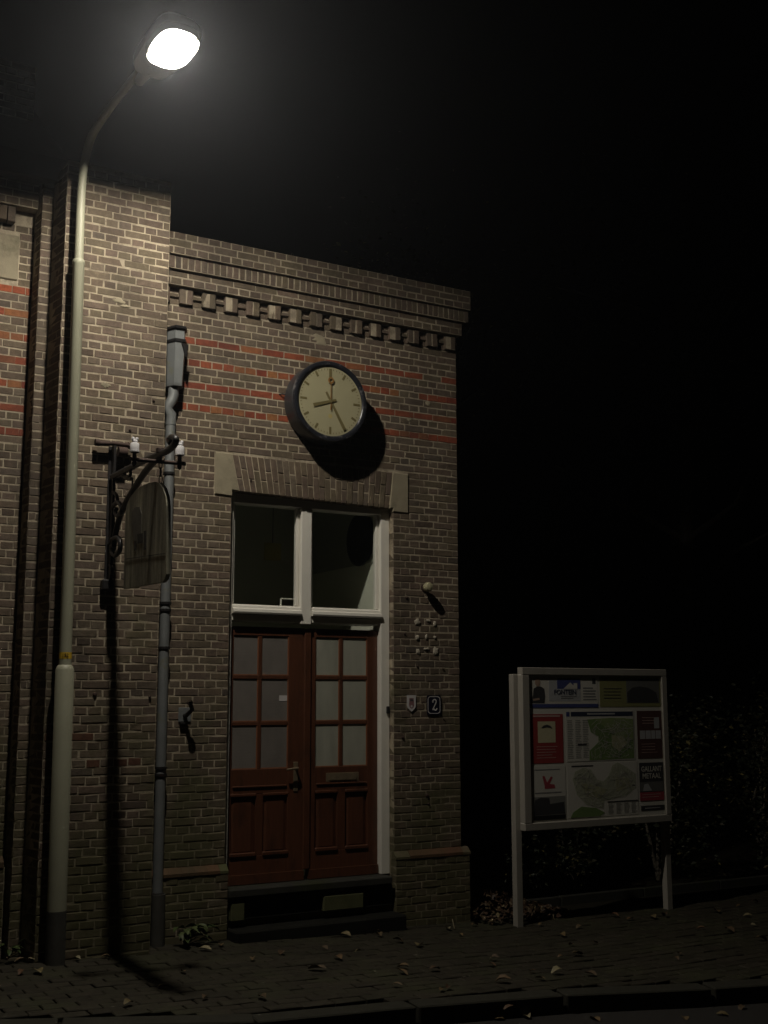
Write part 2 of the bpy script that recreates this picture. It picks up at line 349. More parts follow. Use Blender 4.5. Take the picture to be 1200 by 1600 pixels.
# ------------------------------------------------------------------ bricks
def brick_geo(l, h, d, rnd, bev=0.0036, jit=0.0027):
    """front face towards -Y at y=0, body to +d; origin at the middle of the front"""
    x, z = l/2, h/2; vs = []; j = lambda: rnd.uniform(-jit, jit)
    cor = [(-1, -1), (1, -1), (1, 1), (-1, 1)]
    for a, c in cor: vs.append((a*x, d, c*z))
    for a, c in cor: vs.append((a*x+j(), bev+abs(j()), c*z+j()))
    for a, c in cor: vs.append((a*(x-bev)+j(), j()*0.6, c*(z-bev)+j()))
    fs = [(8, 9, 10, 11)]
    for i in range(4):
        k = (i+1) % 4
        fs += [(i, k, 4+k, 4+i), (4+i, 4+k, 8+k, 8+i)]
    return vs, fs
LIB = {}
def brick_mesh(l, h, d, mat):
    key = (round(l, 2), round(h, 2), round(d, 2), mat)
    var = LIB.setdefault(key, [])
    if len(var) < 5:
        vs, fs = brick_geo(key[0], h, d, R); var.append(MB().add(vs, fs).mesh('brick', mat)); return var[-1], key[0]
    return R.choice(var), key[0]

class Bricks:
    """collects the bricks of one thing, then the ones that show largest become objects and the rest one part"""
    def __init__(s): s.b = []
    def put(s, c, ang, l, h, d, mat, tilt=0.0, name='brick'):
        p = px_of(c); q = Vector(c); vis = 1.0
        e = Vector((math.cos(ang), math.sin(ang), 0)); p2 = px_of(q+e*l)
        area = abs(p2[0]-p[0])*FPX*h/max(0.5, (q-CAM).dot(FW))
        n = Vector((math.sin(ang), -math.cos(ang), 0))
        if n.dot(CAM-q) <= 0 or not (-20 < p[0] < 1220 and -20 < p[1] < 1620): area = 0
        s.b.append((area, q, ang, l, h, d, mat, tilt, name))
    def wall(s, p0, p1, z0, z1, mat_of, course=0.06, head=0.097, depth=0.085, cuts=(), phase=0, joint=0.0079, red=None, wob=0.0015):
        """cross bond between two plan points; the outside is to the right of p0->p1 seen from above"""
        p0, p1 = Vector((*p0, 0)), Vector((*p1, 0)); L = (p1-p0).length; e = (p1-p0)/L; ang = math.atan2(e.y, e.x)
        nrm = Vector((e.y, -e.x, 0)); rows = int(round((z1-z0)/course))
        for r_ in range(rows):
            za = z0+r_*course; zb = za+course; zc = (za+zb)/2
            spans = [(0.0, L)]
            for (a, b_, ca, cb) in cuts:
                if cb > za+course*0.35 and ca < zb-course*0.35:
                    nx = []
                    for u, v in spans:
                        if b_ <= u or a >= v: nx.append((u, v)); continue
                        if a > u: nx.append((u, a))
                        if b_ < v: nx.append((b_, v))
                    spans = nx
            hdr = (r_+phase) % 2 == 0
            unit = head if hdr else 2*head
            off = 0.0 if hdr else (head*0.5 if ((r_+phase)//2) % 2 else head*1.5)
            for u, v in spans:
                x = math.floor((u-off)/unit)*unit+off
                edges = []
                while x < v+unit:
                    if u+0.028 < x < v-0.028: edges.append(x+R.uniform(-0.003, 0.003))
                    x += unit
                edges = [u]+edges+[v]
                for a, b_ in zip(edges[:-1], edges[1:]):
                    jj = joint*R.uniform(0.7, 1.25)
                    l = b_-a-(jj if (a > u and b_ < v) else jj*0.5); c_ = (a+b_)/2+(jj*0.25 if a == u else -jj*0.25 if b_ == v else 0)
                    if a == u and b_ == v: l = b_-a; c_ = (a+b_)/2
                    if l < 0.02: continue
                    mt_ = mat_of(c_, zc, r_); rd_ = mt_ == 'red'
                    if rd_: l += jj*0.55
                    q = p0+e*c_+nrm*R.uniform(-0.0008, 0.0016)
                    s.put((q.x, q.y, zc+R.uniform(-wob, wob)), ang+R.uniform(-0.004, 0.004), l, course-(0.0035 if rd_ else joint*R.uniform(0.85, 1.35)), depth, mt_, R.uniform(-0.008, 0.008))
    def finish(s, parent, keep=300):
        wl = Vector(parent.location); s.b.sort(key=lambda b_: -b_[0]); rest = {}
        for i, (ar, q, ang, l, h, d, mat, tilt, name) in enumerate(s.b):
            if i < keep and ar > 0:
                me, l0 = brick_mesh(l, h, d, mat)
                o = bpy.data.objects.new(name, me); COL.objects.link(o); o.parent = parent
                o.location = q-wl; o.rotation_euler = (0, tilt, ang); o.scale = (l/l0, 1, 1)
            else:
                vs, fs = brick_geo(l, h, d, R); mt = Matrix.Translation(q) @ Matrix.Rotation(ang, 4, 'Z') @ Matrix.Rotation(tilt, 4, 'Y')
                rest.setdefault(mat, MB()).add([mt @ Vector(v) for v in vs], fs)
        for mat, mb in rest.items():
            o = mb.build('brickwork', mat, parent); o['kind'] = 'stuff'

# =================================================================== THE SETTING
def kind(o, k): o['kind'] = k; return o
g = MB(); xs = [-150, -5, 0, 150]; ys = [-150, 150]
g.add([(x, y, zg(x)-0.19) for x in xs for y in ys], [(2*i, 2*i+2, 2*i+3, 2*i+1) for i in range(3)])
kind(g.build('ground', 'soil'), 'structure')

# kerb line, from the photograph, on the pavement surface
KP = [onG(*p) for p in ((130, 1601), (420, 1594.7), (740, 1563), (953, 1549), (1200, 1538))]
KP = [(p.x, p.y) for p in KP]
def ext(a, b_, x): return (x, a[1]+(b_[1]-a[1])*(x-a[0])/(b_[0]-a[0]))
KP = [ext(KP[0], KP[1], -9.0)]+KP+[ext(KP[-2], KP[-1], 14.0)]
def kerb_y(x):
    for a, b_ in zip(KP[:-1], KP[1:]):
        if x <= b_[0]: return a[1]+(b_[1]-a[1])*(x-a[0])/(b_[0]-a[0])
    return KP[-1][1]
st = 0.5; xs = [-9+st*i for i in range(47)]
g = MB(); vs = []
for x in xs: vs += [(x, -14.0, zg(x)-0.13), (x, kerb_y(x)+0.02, zg(x)-0.115)]
g.add(vs, [(2*i, 2*i+2, 2*i+3, 2*i+1) for i in range(len(xs)-1)]); kind(g.build('road', 'asphalt'), 'structure')
KW = 0.17
g = MB(); vs = []
for x in xs: vs += [(x, kerb_y(x)+KW-0.02, zg(x)-0.035), (x, 0.0 if x < 0.2 else 0.32, zg(x)-0.035)]
g.add(vs, [(2*i, 2*i+2, 2*i+3, 2*i+1) for i in range(len(xs)-1)])
pav = kind(g.build('pavement', 'joint'), 'structure')
# paving bricks, laid in courses along the wall
pb = []
ry = -0.02; row = 0
while ry > -4.2:
    x = -6.2+(0.105 if row % 2 else 0.0)
    while x < 7.0:
        l = 0.205; cx_, cy_ = x+l/2, ry-0.05
        if cy_-0.05 > kerb_y(cx_)+KW+0.005:
            z = zg(cx_)-0.006+R.uniform(-0.004, 0.003); p = px_of((cx_, cy_, z)); wdt = (Vector((cx_, cy_, z))-CAM).dot(FW)
            a = 1/wdt if (-15 < p[0] < 1215 and p[1] < 1615) else 0
            if cx_ < -2.85 and cy_ > -0.33: pass
            else: pb.append((a, cx_+R.uniform(-.003, .003), cy_+R.uniform(-.003, .003), z))
        x += 0.2105
    ry -= 0.1055; row += 1
pb.sort(key=lambda b_: -b_[0])
def paver(rnd):
    vs = []; j = lambda k=0.002: rnd.uniform(-k, k); X, Y = 0.1005, 0.0485
    cor = [(-1, -1), (1, -1), (1, 1), (-1, 1)]
    vs = [(a*X, c*Y, -0.06) for a, c in cor]+[(a*X+j(), c*Y+j(), -0.005) for a, c in cor]+[(a*(X-.005)+j(), c*(Y-.005)+j(), j()) for a, c in cor]
    fs = [(8, 9, 10, 11)]
    for i in range(4):
        k = (i+1) % 4; fs += [(i, k, 4+k, 4+i), (4+i, 4+k, 8+k, 8+i)]
    return vs, fs
pav_lib = [MB().add(*paver(R)).mesh('paving_brick', 'paving') for _ in range(8)]
rest = MB()
for i, (a, x, y, z) in enumerate(pb):
    rx, rz = R.uniform(-0.012, 0.012), R.uniform(-0.012, 0.012); sl = 0.031 if x < 0 else 0.0
    if i < 300 and a > 0:
        o = bpy.data.objects.new('paving_brick', pav_lib[i % 8]); COL.objects.link(o); o.parent = pav; o.location = (x, y, z); o.rotation_euler = (rx, sl, rz)
    else:
        vs, fs = paver(R); mt = Matrix.Translation((x, y, z)) @ Matrix.Rotation(rz, 4, 'Z') @ Matrix.Rotation(sl, 4, 'Y') @ Matrix.Rotation(rx, 4, 'X')
        rest.add([mt @ Vector(v) for v in vs], fs)
o = rest.build('paving_brickwork', 'paving', pav); o['kind'] = 'stuff'
# kerb stones
kerb = kind(MB().add([(x, y, zg(x)-0.2) for x in xs for y in (kerb_y(x)+0.01, kerb_y(x)+KW-0.01)], [(2*i, 2*i+2, 2*i+3, 2*i+1) for i in range(len(xs)-1)]).build('kerb', 'joint'), 'structure')
x = -8.9
while x < 11:
    l = 0.98; a, b_ = (x, kerb_y(x)), (x+l, kerb_y(x+l)); e = Vector((b_[0]-a[0], b_[1]-a[1], zg(b_[0])-zg(a[0]))); ln = e.length
    mb = MB().box(0.001, ln-0.002, 0, KW, -0.22, 0.0, 0.008)
    o = mb.build('kerb_stone', 'kerb'); o.parent = kerb; o.location = (a[0], a[1], zg(a[0])-0.004+R.uniform(-.003, .003))
    o.rotation_euler = (R.uniform(-.01, .01), -math.atan2(e.z, math.hypot(e.x, e.y)), math.atan2(e.y, e.x))
    x += 1.0
# edging along the planting bed behind the notice board
edg = kind(MB().box(0.3, 9.0, 0.33, 0.36, -0.16, -0.08).build('bed_edging', 'joint'), 'structure')
for i in range(9): 
    o = MB().box(0.305+i, 1.293+i, 0.325, 0.385, -0.16, 0.022+R.uniform(-.006, .006), 0.006).build('edging_stone', 'darkstone', edg)

# =================================================================== ANNEX BUILDING (clock, double door)
XL, XR, ZS, ZL = -2.147, -0.667, 0.335, 3.452          # door opening
annex = empty('annex_building', (-1.4, 0, 0))
tag(annex, 'low brick annex with a brown double door, white transom window and dentilled parapet', 'building')
PE = -2.824                                             # right-hand corner of the tall pier
core = MB()
core.box(PE-0.35, XL-0.004, 0.0022, 0.30, -0.3, 5.30); core.box(XR+0.004, -0.006, 0.0022, 0.30, -0.3, 5.30)
core.box(XL-0.004, XR+0.004, 0.0022, 0.30, ZL+0.004, 5.30); core.box(XL-0.004, XR+0.004, 0.02, 0.30, -0.3, ZS-0.002)
core.box(-0.30, -0.0022, 0.30, 3.6, -0.3, 5.30); core.box(PE-0.35, 0-0.30, 3.3, 3.6, -0.3, 5.3); core.box(PE-0.35, PE-0.1, 0.30, 3.3, -0.3, 5.3)
core.build('wall', 'mortar', annex)
MB().box(PE-0.05, 0.02, 0.28, 3.65, 5.28, 5.36).build('roof', 'roof', annex)
AB = Bricks()
bands = {(4.06+i*0.06) for i in (0, 3, 6, 9)}
def annex_mat(u, z, r_):
    for k in (0, 3, 6, 9):
        if abs(z-(4.06+0.03+k*0.06)) < 0.02: return 'brick' if (k == 9 and -0.36 < u+A0 < -0.20) or (k == 6 and -0.55 < u+A0 < -0.40) else 'red'
    return 'brick'
A0 = PE-0.10
def U(x): return x-A0
SL0, SL1, SR0, SR1 = -2.296, -2.120, -0.667, -0.518     # skewback stones
cuts = [(U(XL), U(XR), ZS, ZL), (U(SL0), U(SL1), 3.405, 3.755), (U(SR0), U(SR1), 3.395, 3.742), (U(SL0), U(SR0), 3.44, 3.748)]
AB.wall((A0, 0), (0, 0), 0.58, 4.90, annex_mat, cuts=cuts)
AB.wall((0, 0.0), (0, 3.6), 0.58, 5.26, lambda u, z, r_: 'brick', phase=1)
# plinth, standing 5 cm proud
AB.wall((A0, -0.05), (XL+0.01, -0.05), -0.08, 0.52, lambda u, z, r_: 'brick', course=0.06, phase=1, wob=0.004)
AB.wall((XR-0.01, -0.05), (0.05, -0.05), -0.08, 0.52, lambda u, z, r_: 'brick', course=0.06, phase=1, wob=0.004)
AB.wall((0.05, -0.05), (0.05, 3.6), -0.08, 0.52, lambda u, z, r_: 'brick', course=0.06, wob=0.004)
MB().box(A0, XL+0.005, -0.0478, 0.006, -0.3, 0.52).build('plinth', 'mortar', annex)
pc = MB(); pc.box(XR-0.005, 0.0478, -0.0478, 0.006, -0.3, 0.52); pc.box(-0.006, 0.0478, 0.006, 3.6, -0.3, 0.52)
pc.build('plinth', 'mortar', annex)
# sloping ledge bricks on the plinth
def ledge(x0, x1, mat):
    n = max(1, round((x1-x0)/0.10)); w_ = (x1-x0)/n
    for i in range(n):
        a, b_ = x0+i*w_+0.0006, x0+(i+1)*w_-0.0006; j = R.uniform(-0.002, 0.002)
        poly = [(a, -0.056+j, 0.522), (a, 0.02, 0.522), (a, 0.02, 0.582), (a, -0.006, 0.582), (a, -0.056+j, 0.545)]
        MB().prism(poly, (b_-a, 0, 0)).build('ledge_brick', mat, annex)
ledge(A0+0.02, XL-0.06, 'plinthred'); ledge(XR+0.13, -0.02, 'plinthred')
for x0, x1 in ((XL-0.058, XL+0.008), (XR-0.008, XR+0.128), (-0.018, 0.055)):
    MB().prism([(x0, -0.055, 0.522), (x0, 0.02, 0.522), (x0, 0.02, 0.582), (x0, -0.006, 0.582), (x0, -0.055, 0.54)], (x1-x0, 0, 0)).build('ledge_brick', 'mossstone' if x0 < -2 else 'brick', annex)
# parapet: dentils, two courses, rowlock course, three top courses, each a step further out
YD, Y1, Y2, Y3 = -0.036, -0.070, -0.102, -0.132
cc = MB()
cc.box(A0, -0.002, 0.0008, 0.1, 4.902, 5.045); cc.box(A0, 0.016, Y1+0.0024, 0.2, 5.047, 5.166); cc.box(A0, 0.044, Y2+0.0024, 0.2, 5.167, 5.276); cc.box(A0, 0.074, Y3+0.0024, 0.3, 5.277, 5.452)
cc.box(0.004, 0.016, 0.2, 3.6, 5.047, 5.166); cc.box(0.004, 0.044, 0.2, 3.6, 5.167, 5.276); cc.box(-0.1, 0.074, 0.3, 3.6, 5.277, 5.452)
cc.build('parapet', 'mortar', annex)
anymat = lambda u, z, r_: 'brick'
AB.wall((A0, -0.002), (0.0, -0.002), 4.90, 4.955, anymat, course=0.055)
AB.wall((A0, -0.022), (0.0, -0.022), 4.957, 4.995, anymat, course=0.038)
AB.wall((A0, -0.002), (0.0, -0.002), 4.997, 5.045, anymat, course=0.048, phase=1)
AB.wall((A0, Y1), (0.018, Y1), 5.047, 5.167, anymat, course=0.06); AB.wall((0.018, Y1), (0.018, 3.6), 5.047, 5.167, anymat, course=0.06)
AB.wall((A0, Y3), (0.076, Y3), 5.278, 5.455, anymat, course=0.059); AB.wall((0.076, Y3), (0.076, 3.6), 5.278, 5.455, anymat, course=0.059)
x = A0
while x < 0.040:                                        # rowlock course, bricks on edge
    l = 0.0545; AB.put((x+l/2, Y2+R.uniform(-.0018, .0004), 5.222), R.uniform(-.006, .006), l-0.008, 0.100, 0.09, 'brick', R.uniform(-.01, .01), 'rowlock_brick'); x += l
y = Y2
while y < 3.5:
    AB.put((0.046, y+0.027, 5.222), math.pi/2, 0.0465, 0.100, 0.06, 'brick', 0, 'rowlock_brick'); y += 0.0545
# worn top edge: a few loose bits of mortar and weeds
for i in range(16):
    x = -2.6+2.65*R.random(); s = R.uniform(0.008, 0.022)
    MB().lathe([(0.001, -0.002), (s*1.4, 0.0), (s, s*0.5), (0.002, s*0.8)], (x, Y3+0.03+R.random()*0.06, 5.452), 'Z', 7).build('mortar_crumb', 'mortar', annex)
# dentils, each two bricks on end
x = -0.085
while x > PE:
    d = empty('dentil', (0, 0, 0)); d.parent = annex; d.location = (x-annex.location.x, 0, 4.972)
    for k in (-1, 1):
        l, h = 0.052, 0.125; vs, fs = brick_geo(l, h, 0.1, R, 0.004)
        o = bpy.data.objects.new('dentil_brick', MB().add(vs, fs).mesh('dentil_brick', 'brick')); COL.objects.link(o); o.parent = d
        o.location = (k*0.0295, YD+R.uniform(-.004, .004), 0.003+R.uniform(-.003, .003)); o.rotation_euler = (0, R.uniform(-.01, .01), R.uniform(-.02, .02))
    MB().box(x-0.048, x+0.048, YD+0.003, 0.0, 4.915, 5.03).build('dentil_mortar', 'mortar', d)
    x -= 0.192
# flat arch of bricks on end between two skewback stones
nA = 27; tl, tr, bl, br = -2.150, -0.672, -2.086, -0.705; zt, zb_ = 3.744, 3.452
for i in range(nA):
    t0, t1 = i/nA, (i+1)/nA
    T0, T1, B0, B1 = tl+(tr-tl)*t0, tl+(tr-tl)*t1, bl+(br-bl)*t0, bl+(br-bl)*t1
    zs = zt-0.006*(t0); cut = 0.62 if i % 2 else 0.36
    for (fa, fb) in ((0.0, cut), (cut, 1.0)):
        j = 0.004; yf = R.uniform(-0.006, 0.0)
        def pt(t_, f): return Vector(((T0 if t_ == 0 else T1)*f+(B0 if t_ == 0 else B1)*(1-f), yf, zb_-0.03*t0+(zs-zb_+0.03*t0)*f))
        fa2, fb2 = fa+(0.012 if fa > 0 else 0.0), fb-(0.012 if fb < 1 else 0.0)
        q = [pt(0, fa2)+Vector((j, 0, 0)), pt(1, fa2)-Vector((j, 0, 0)), pt(1, fb2)-Vector((j, 0, 0)), pt(0, fb2)+Vector((j, 0, 0))]
        ctr = sum(q, Vector())/4; inner = [p+(ctr-p).normalized()*0.0055+Vector((0, 0.0, 0)) for p in q]
        mb = MB(); vs = [p+Vector((0, 0.09, 0)) for p in q]+[p+Vector((0, 0.005, 0)) for p in q]+inner
        fs = [(8, 9, 10, 11)]
        for a in range(4):
            k = (a+1) % 4; fs += [(a, k, 4+k, 4+a), (4+a, 4+k, 8+k, 8+a)]
        mb.add(vs, fs).build('arch_brick', 'brick', annex)
def stoneblock(poly, nm='skewback_stone', mat='stone', y=-0.012, d=0.12):
    c = sum((Vector((p[0], 0, p[1])) for p in poly), Vector())/len(poly)
    vs = [Vector((p[0], d, p[1])) for p in poly]+[Vector((p[0], y+0.008, p[1])) for p in poly]+[Vector((p[0], y, p[1]))+(c-Vector((p[0], 0, p[1]))).normalized()*0.009 for p in poly]
    n = len(poly); fs = [tuple(range(2*n, 3*n))]
    for a in range(n):
        k = (a+1) % n; fs += [(a, k, n+k, n+a), (n+a, n+k, 2*n+k, 2*n+a)]
    return MB().add(vs, fs).build(nm, mat, annex)
stoneblock([(SL0, 3.412), (XL-0.002, 3.404), (XL-0.002, 3.454), (-2.088, 3.454), (-2.153, 3.752), (SL0, 3.754)])
stoneblock([(SR0-0.002, 3.396), (SR1, 3.394), (SR1, 3.738), (SR0-0.003, 3.741), (-0.703, 3.424), (SR0-0.002, 3.424)])
AB.finish(annex)

# threshold and doorstep
MB().box(XL+0.012, XR-0.05, -0.07, 0.34, 0.338, 0.398, 0.008).build('threshold', 'darkstone', annex)
MB().box(-2.112, -2.00, -0.056, 0.05, 0.165, 0.300, 0.008).build('base_stone', 'mossstone', annex)
MB().box(-1.335, -0.975, -0.056, 0.05, 0.172, 0.292, 0.008).build('base_stone', 'mossstone', annex)
MB().box(-1.99, -1.345, -0.02, 0.05, 0.165, 0.330, 0.008).build('base_stone', 'darkstone', annex)
MB().box(-0.965, XR-0.02, -0.02, 0.05, 0.165, 0.330, 0.008).build('base_stone', 'darkstone', annex)
MB().box(-2.13, -0.66, -0.20, 0.02, -0.15, 0.115, 0.012).build('doorstep', 'blackstone', annex)

# frame and transom window
FY0, FY1 = 0.065, 0.205
DY, DYB = 0.122, 0.167
def rx(x, y0=0.2, y1=0.122): return CAM.x+(x-CAM.x)*(y1-CAM.y)/(y0-CAM.y)
def rz(z, y0=0.2, y1=0.122): return CAM.z+(z-CAM.z)*(y1-CAM.y)/(y0-CAM.y)
JX = rx(-0.704); ML, MR = rx(-1.482, 0.1, FY0), rx(-1.384, 0.1, FY0)
MB().box(JX, XR+0.002, FY0, FY1, ZS+0.065, ZL-0.002, 0.004).build('door_jamb', 'white', annex)
MB().box(XL-0.002, XL+0.045, FY0, FY1, ZS+0.065, ZL-0.002, 0.004).build('door_jamb', 'white', annex)
tw = MB().box(XL+0.047, JX-0.002, FY0+0.012, FY1, 3.375, ZL-0.004, 0.004).build('transom_window', 'white', annex)
wh = lambda nm, *a, **k: MB().box(*a, **k).build(nm, 'white', tw)
wh('mullion', ML, MR, FY0+0.002, FY1, 2.416, 3.373, bev=0.006)
wh('transom_bar', XL+0.047, JX-0.002, FY0+0.018, 0.30, 2.432, 2.480, bev=0.004)
for a, b_ in ((XL+0.049, ML-0.002), (MR+0.002, JX-0.0008)):
    poly = [(a, FY0-0.020, 2.486), (a, FY0-0.026, 2.500), (a, FY0-0.022, 2.522), (a, FY0+0.004, 2.532), (a, FY0+0.006, 2.548), (a, FY0+0.03, 2.562), (a, 0.18, 2.566), (a, 0.18, 2.486)]
    MB().prism(poly, (b_-a, 0, 0)).build('window_sill', 'white', tw)
    wh('sash_stile', b_-0.026, b_-0.001, 0.105, 0.150, 2.568, 3.372, bev=0.003); wh('sash_stile', a+0.001, a+0.026, 0.105, 0.150, 2.568, 3.372, bev=0.003)
    MB().box(a+0.027, b_-0.027, 0.125, 0.129, 2.567, 3.373).build('pane', 'glass', tw)
wh('window_stay', -1.645, -1.637, 0.14, 0.155, 2.567, 2.63); wh('window_stay', -1.645, -1.505, 0.142, 0.153, 2.622, 2.63)

# double door
def door_leaf(x0, x1, cols, pcols, label, pmat):
    zrow = [(2.004, 2.318), (1.640, 1.972), (1.272, 1.608)]
    cols = [(rx(p), rx(q_)) for p, q_ in cols]; pcols = [(rx(p), rx(q_)) for p, q_ in pcols]
    f = MB(); z0, z1 = 0.402, 2.388
    f.box(x0, cols[0][0], DY, DYB, z0, z1, 0.003); f.box(cols[1][1], x1, DY, DYB, z0, z1, 0.003)
    a, b_ = cols[0][0], cols[1][1]
    for za, zb in ((2.318, z1), (1.08, 1.272), (z0, 0.612)): f.box(a, b_, DY+0.0008, DYB, za, zb, 0.003)
    f.box(pcols[0][1], pcols[1][0], DY+0.0016, DYB-0.001, 0.612, 1.08, 0.003)
    leaf = f.build('door', 'wood', annex); leaf['label'] = label
    for za, zb in ((1.972, 2.004), (1.608, 1.640)): MB().box(a, b_, DY+0.004, DYB-0.006, za, zb, 0.005).build('glazing_bar', 'wood', leaf)
    MB().box(cols[0][1], cols[1][0], DY+0.003, DYB-0.005, 1.272, 2.318, 0.005).build('glazing_bar', 'wood', leaf)
    for ca, cb in cols:
        for za, zb in zrow:
            MB().box(ca, cb, DY+0.0125, DY+0.0165, za, zb).build('pane', pmat, leaf)
            bd = MB(); t_ = 0.007
            bd.box(ca, cb, DY+0.006, DY+0.012, za, za+t_); bd.box(cb-t_, cb, DY+0.0062, DY+0.012, za+t_, zb)
            bd.build('glazing_bead', 'woodlight', leaf)  # paler beads along the bottom and right edge of each pane only
    for ca, cb in pcols:
        za, zb = 0.612, 1.08; y0 = DY+0.026
        pnl = MB().add([(ca, y0, za), (cb, y0, za), (cb, y0, zb), (ca, y0, zb), (ca+.035, y0-.014, za+.035), (cb-.035, y0-.014, za+.035), (cb-.035, y0-.014, zb-.035), (ca+.035, y0-.014, zb-.035)],
                       [(4, 5, 6, 7), (0, 1, 5, 4), (1, 2, 6, 5), (2, 3, 7, 6), (3, 0, 4, 7)]).build('door_panel', 'wood', leaf)
        MB().box(ca-0.004, cb+0.004, DY-0.012, DY+0.02, za-0.004, za+0.026, 0.006).build('panel_moulding', 'wood', leaf)
        MB().box(ca-0.002, cb+0.002, DY-0.006, DY+0.02, zb-0.018, zb+0.006, 0.005).build('panel_moulding', 'wood', leaf)
    MB().box(a+0.01, b_-0.01, DY-0.010, DY+0.004, 1.13, 1.145, 0.004).build('rail_moulding', 'wood', leaf)
    MB().box(x0+0.004, x1-0.004, DY-0.022, DY-0.001, 0.404, 0.475, 0.01).build('weather_board', 'wood', leaf)
    return leaf
dl = door_leaf(XL+0.047, rx(-1.392), [(-2.024, -1.806), (-1.772, -1.537)], [(-2.030, -1.812), (-1.748, -1.532)], 'left leaf of the double door with a lever handle and dark panes', 'darkreed')
dr = door_leaf(rx(-1.352), JX-0.002, [(-1.290, -1.068), (-1.034, -0.804)], [(-1.285, -1.086), (-1.010, -0.803)], 'right leaf of the double door with a letter slot and pale panes', 'frostglass')
MB().box(rx(-1.404), rx(-1.340), DY-0.020, DY-0.001, 0.48, 2.384, 0.008).build('meeting_stile', 'wood', dr)
mb = MB(); mb.box(rx(-1.193), rx(-0.888), DY-0.006, DY-0.001, 1.150, 1.222, 0.002); ltr = mb.build('letter_slot', 'brass', dr)
mb = MB(); mb.prism([(rx(-1.165), DY-0.014, 1.165), (rx(-1.165), DY-0.007, 1.165), (rx(-1.165), DY-0.007, 1.212), (rx(-1.165), DY-0.010, 1.212)], (0.25, 0, 0)); mb.build('letter_flap', 'brass', dr)
mb = MB(); mb.box(rx(-1.488), rx(-1.448), DY-0.006, DY-0.001, 1.088, 1.318, 0.002); hp = mb.build('handle_plate', 'brass', dl)
hx = rx(-1.468); mb = MB(); mb.tube([(hx, DY-0.005, 1.27), (hx, DY-0.05, 1.27)], 0.009, 10); mb.tube([(hx, DY-0.05, 1.27), (hx-0.03, DY-0.055, 1.268), (hx-0.10, DY-0.052, 1.262)], [0.010, 0.011, 0.008], 10); mb.build('door_lever', 'brass', dl)
MB().box(rx(-1.615), rx(-1.545), DY+0.0100, DY+0.0120, 1.800, 1.845).build('white_notice', 'signwhite', dl)
# the hall inside
HW = -0.700; zd = onX(584, 876, HW).z
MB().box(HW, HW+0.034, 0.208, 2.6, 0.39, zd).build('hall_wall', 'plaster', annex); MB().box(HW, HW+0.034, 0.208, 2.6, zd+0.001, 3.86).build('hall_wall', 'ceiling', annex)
MB().box(HW-0.012, HW-0.0005, 0.210, 2.6, zd-0.012, zd+0.012).build('picture_rail', 'ceiling', annex)
MB().box(-2.55, -2.45, 0.302, 2.6, 0.39, 3.86).build('hall_wall', 'plaster', annex); MB().box(-2.55, HW+0.1, 1.701, 1.8, 0.3, 3.95).build('hall_wall', 'plaster', annex)
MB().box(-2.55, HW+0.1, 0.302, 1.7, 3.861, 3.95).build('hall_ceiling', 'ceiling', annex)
MB().box(-2.55, HW+0.1, 0.302, 1.7, 0.3, 0.389).build('hall_floor', 'floorin', annex)
rd = onX(586, 842, HW-0.02); MB().lathe([(0.24, 0.0), (0.24, -0.02), (0.22, -0.03)], (HW-0.001, 0.50, rd.z+0.03), 'X', 32).build('dark_reflection_disc', 'clockcase', annex)  # dark disc added to imitate a reflection in the window pane
pc_ = onY(426, 862, 1.2)
MB().box(pc_.x-0.085, pc_.x+0.085, 1.2, 1.204, pc_.z-0.08, pc_.z+0.08).build('yellow_card', 'yellowcard', annex)
MB().box(pc_.x-0.003, pc_.x+0.003, 1.2, 1.203, pc_.z+0.08, 3.858).build('card_cord', 'black', annex)
bell = MB().box(XR-0.034, XR-0.006, FY0-0.018, FY0-0.001, 1.695, 1.755, 0.004).build('door_bell', 'black', annex)

# =================================================================== STATION BUILDING (tall pier and stepped wall on the left)
stn = empty('station_building', (-3.2, 0, 0)); tag(stn, 'tall brick building with a wide flat pier and stepped wall behind the lamp post', 'building')
PY, DYW, P0Y = -0.30, -0.05, 0.10
xb = onY(84.5, 770, PY).x; xd1 = onY(64, 770, DYW).x; xd0 = onY(45.5, 770, DYW).x; xp = onY(35, 770, P0Y).x
PT = onY(200, 271, PY).z
pts = [(-6.5, P0Y), (xp, P0Y), (xd0, DYW), (xd1, DYW), (xb, PY), (PE, PY), (PE, 0.02)]
cz = MB(); i_ = 0.0022
inner = [(-6.5, P0Y+i_), (xp-0.002, P0Y+i_), (xd0+i_, DYW+i_), (xd1-0.002, DYW+i_), (xb+i_, PY+i_), (PE-i_, PY+i_), (PE-i_, 0.3), (PE-0.3, 0.5), (-6.5, 0.5)]
top_ = 5.66
cz.prism([(x, y, -0.2) for x, y in inner], (0, 0, top_+0.2)); cz.prism([(x, y, top_+0.001) for x, y in inner[4:7]+[(xb+i_, 0.3)]], (0, 0, PT-top_))
cz.build('wall', 'mortar', stn)
SB = Bricks()
def st_mat(u, z, r_): return 'brick'
def p0_mat(u, z, r_):
    if 50 <= r_ <= 68 and (68-r_) % 3 == 0: return 'red'
    return 'brick'
def pier_mat(u, z, r_):
    if (1.52 < z < 1.58 or 1.36 < z < 1.42) and R.random() < 0.45: return 'plinthred'
    return 'brick'
LC = 0.0602
SB.wall((xb, PY), (PE, PY), 0.02, PT, pier_mat, course=LC, head=0.1, wob=0.0045)
SB.wall((PE, PY), (PE, 0.0), 0.02, PT, st_mat, course=LC, head=0.1)
SB.wall((xd1, DYW), (xb, PY), 0.02, PT, st_mat, course=LC, head=0.15, phase=1)
SB.wall((xd0, DYW), (xd1, DYW), 0.02, 5.66, st_mat, course=LC, head=0.1, wob=0.004)
SB.wall((xp, P0Y), (xd0, DYW), 0.02, 5.46, st_mat, course=LC, head=0.12, phase=1)
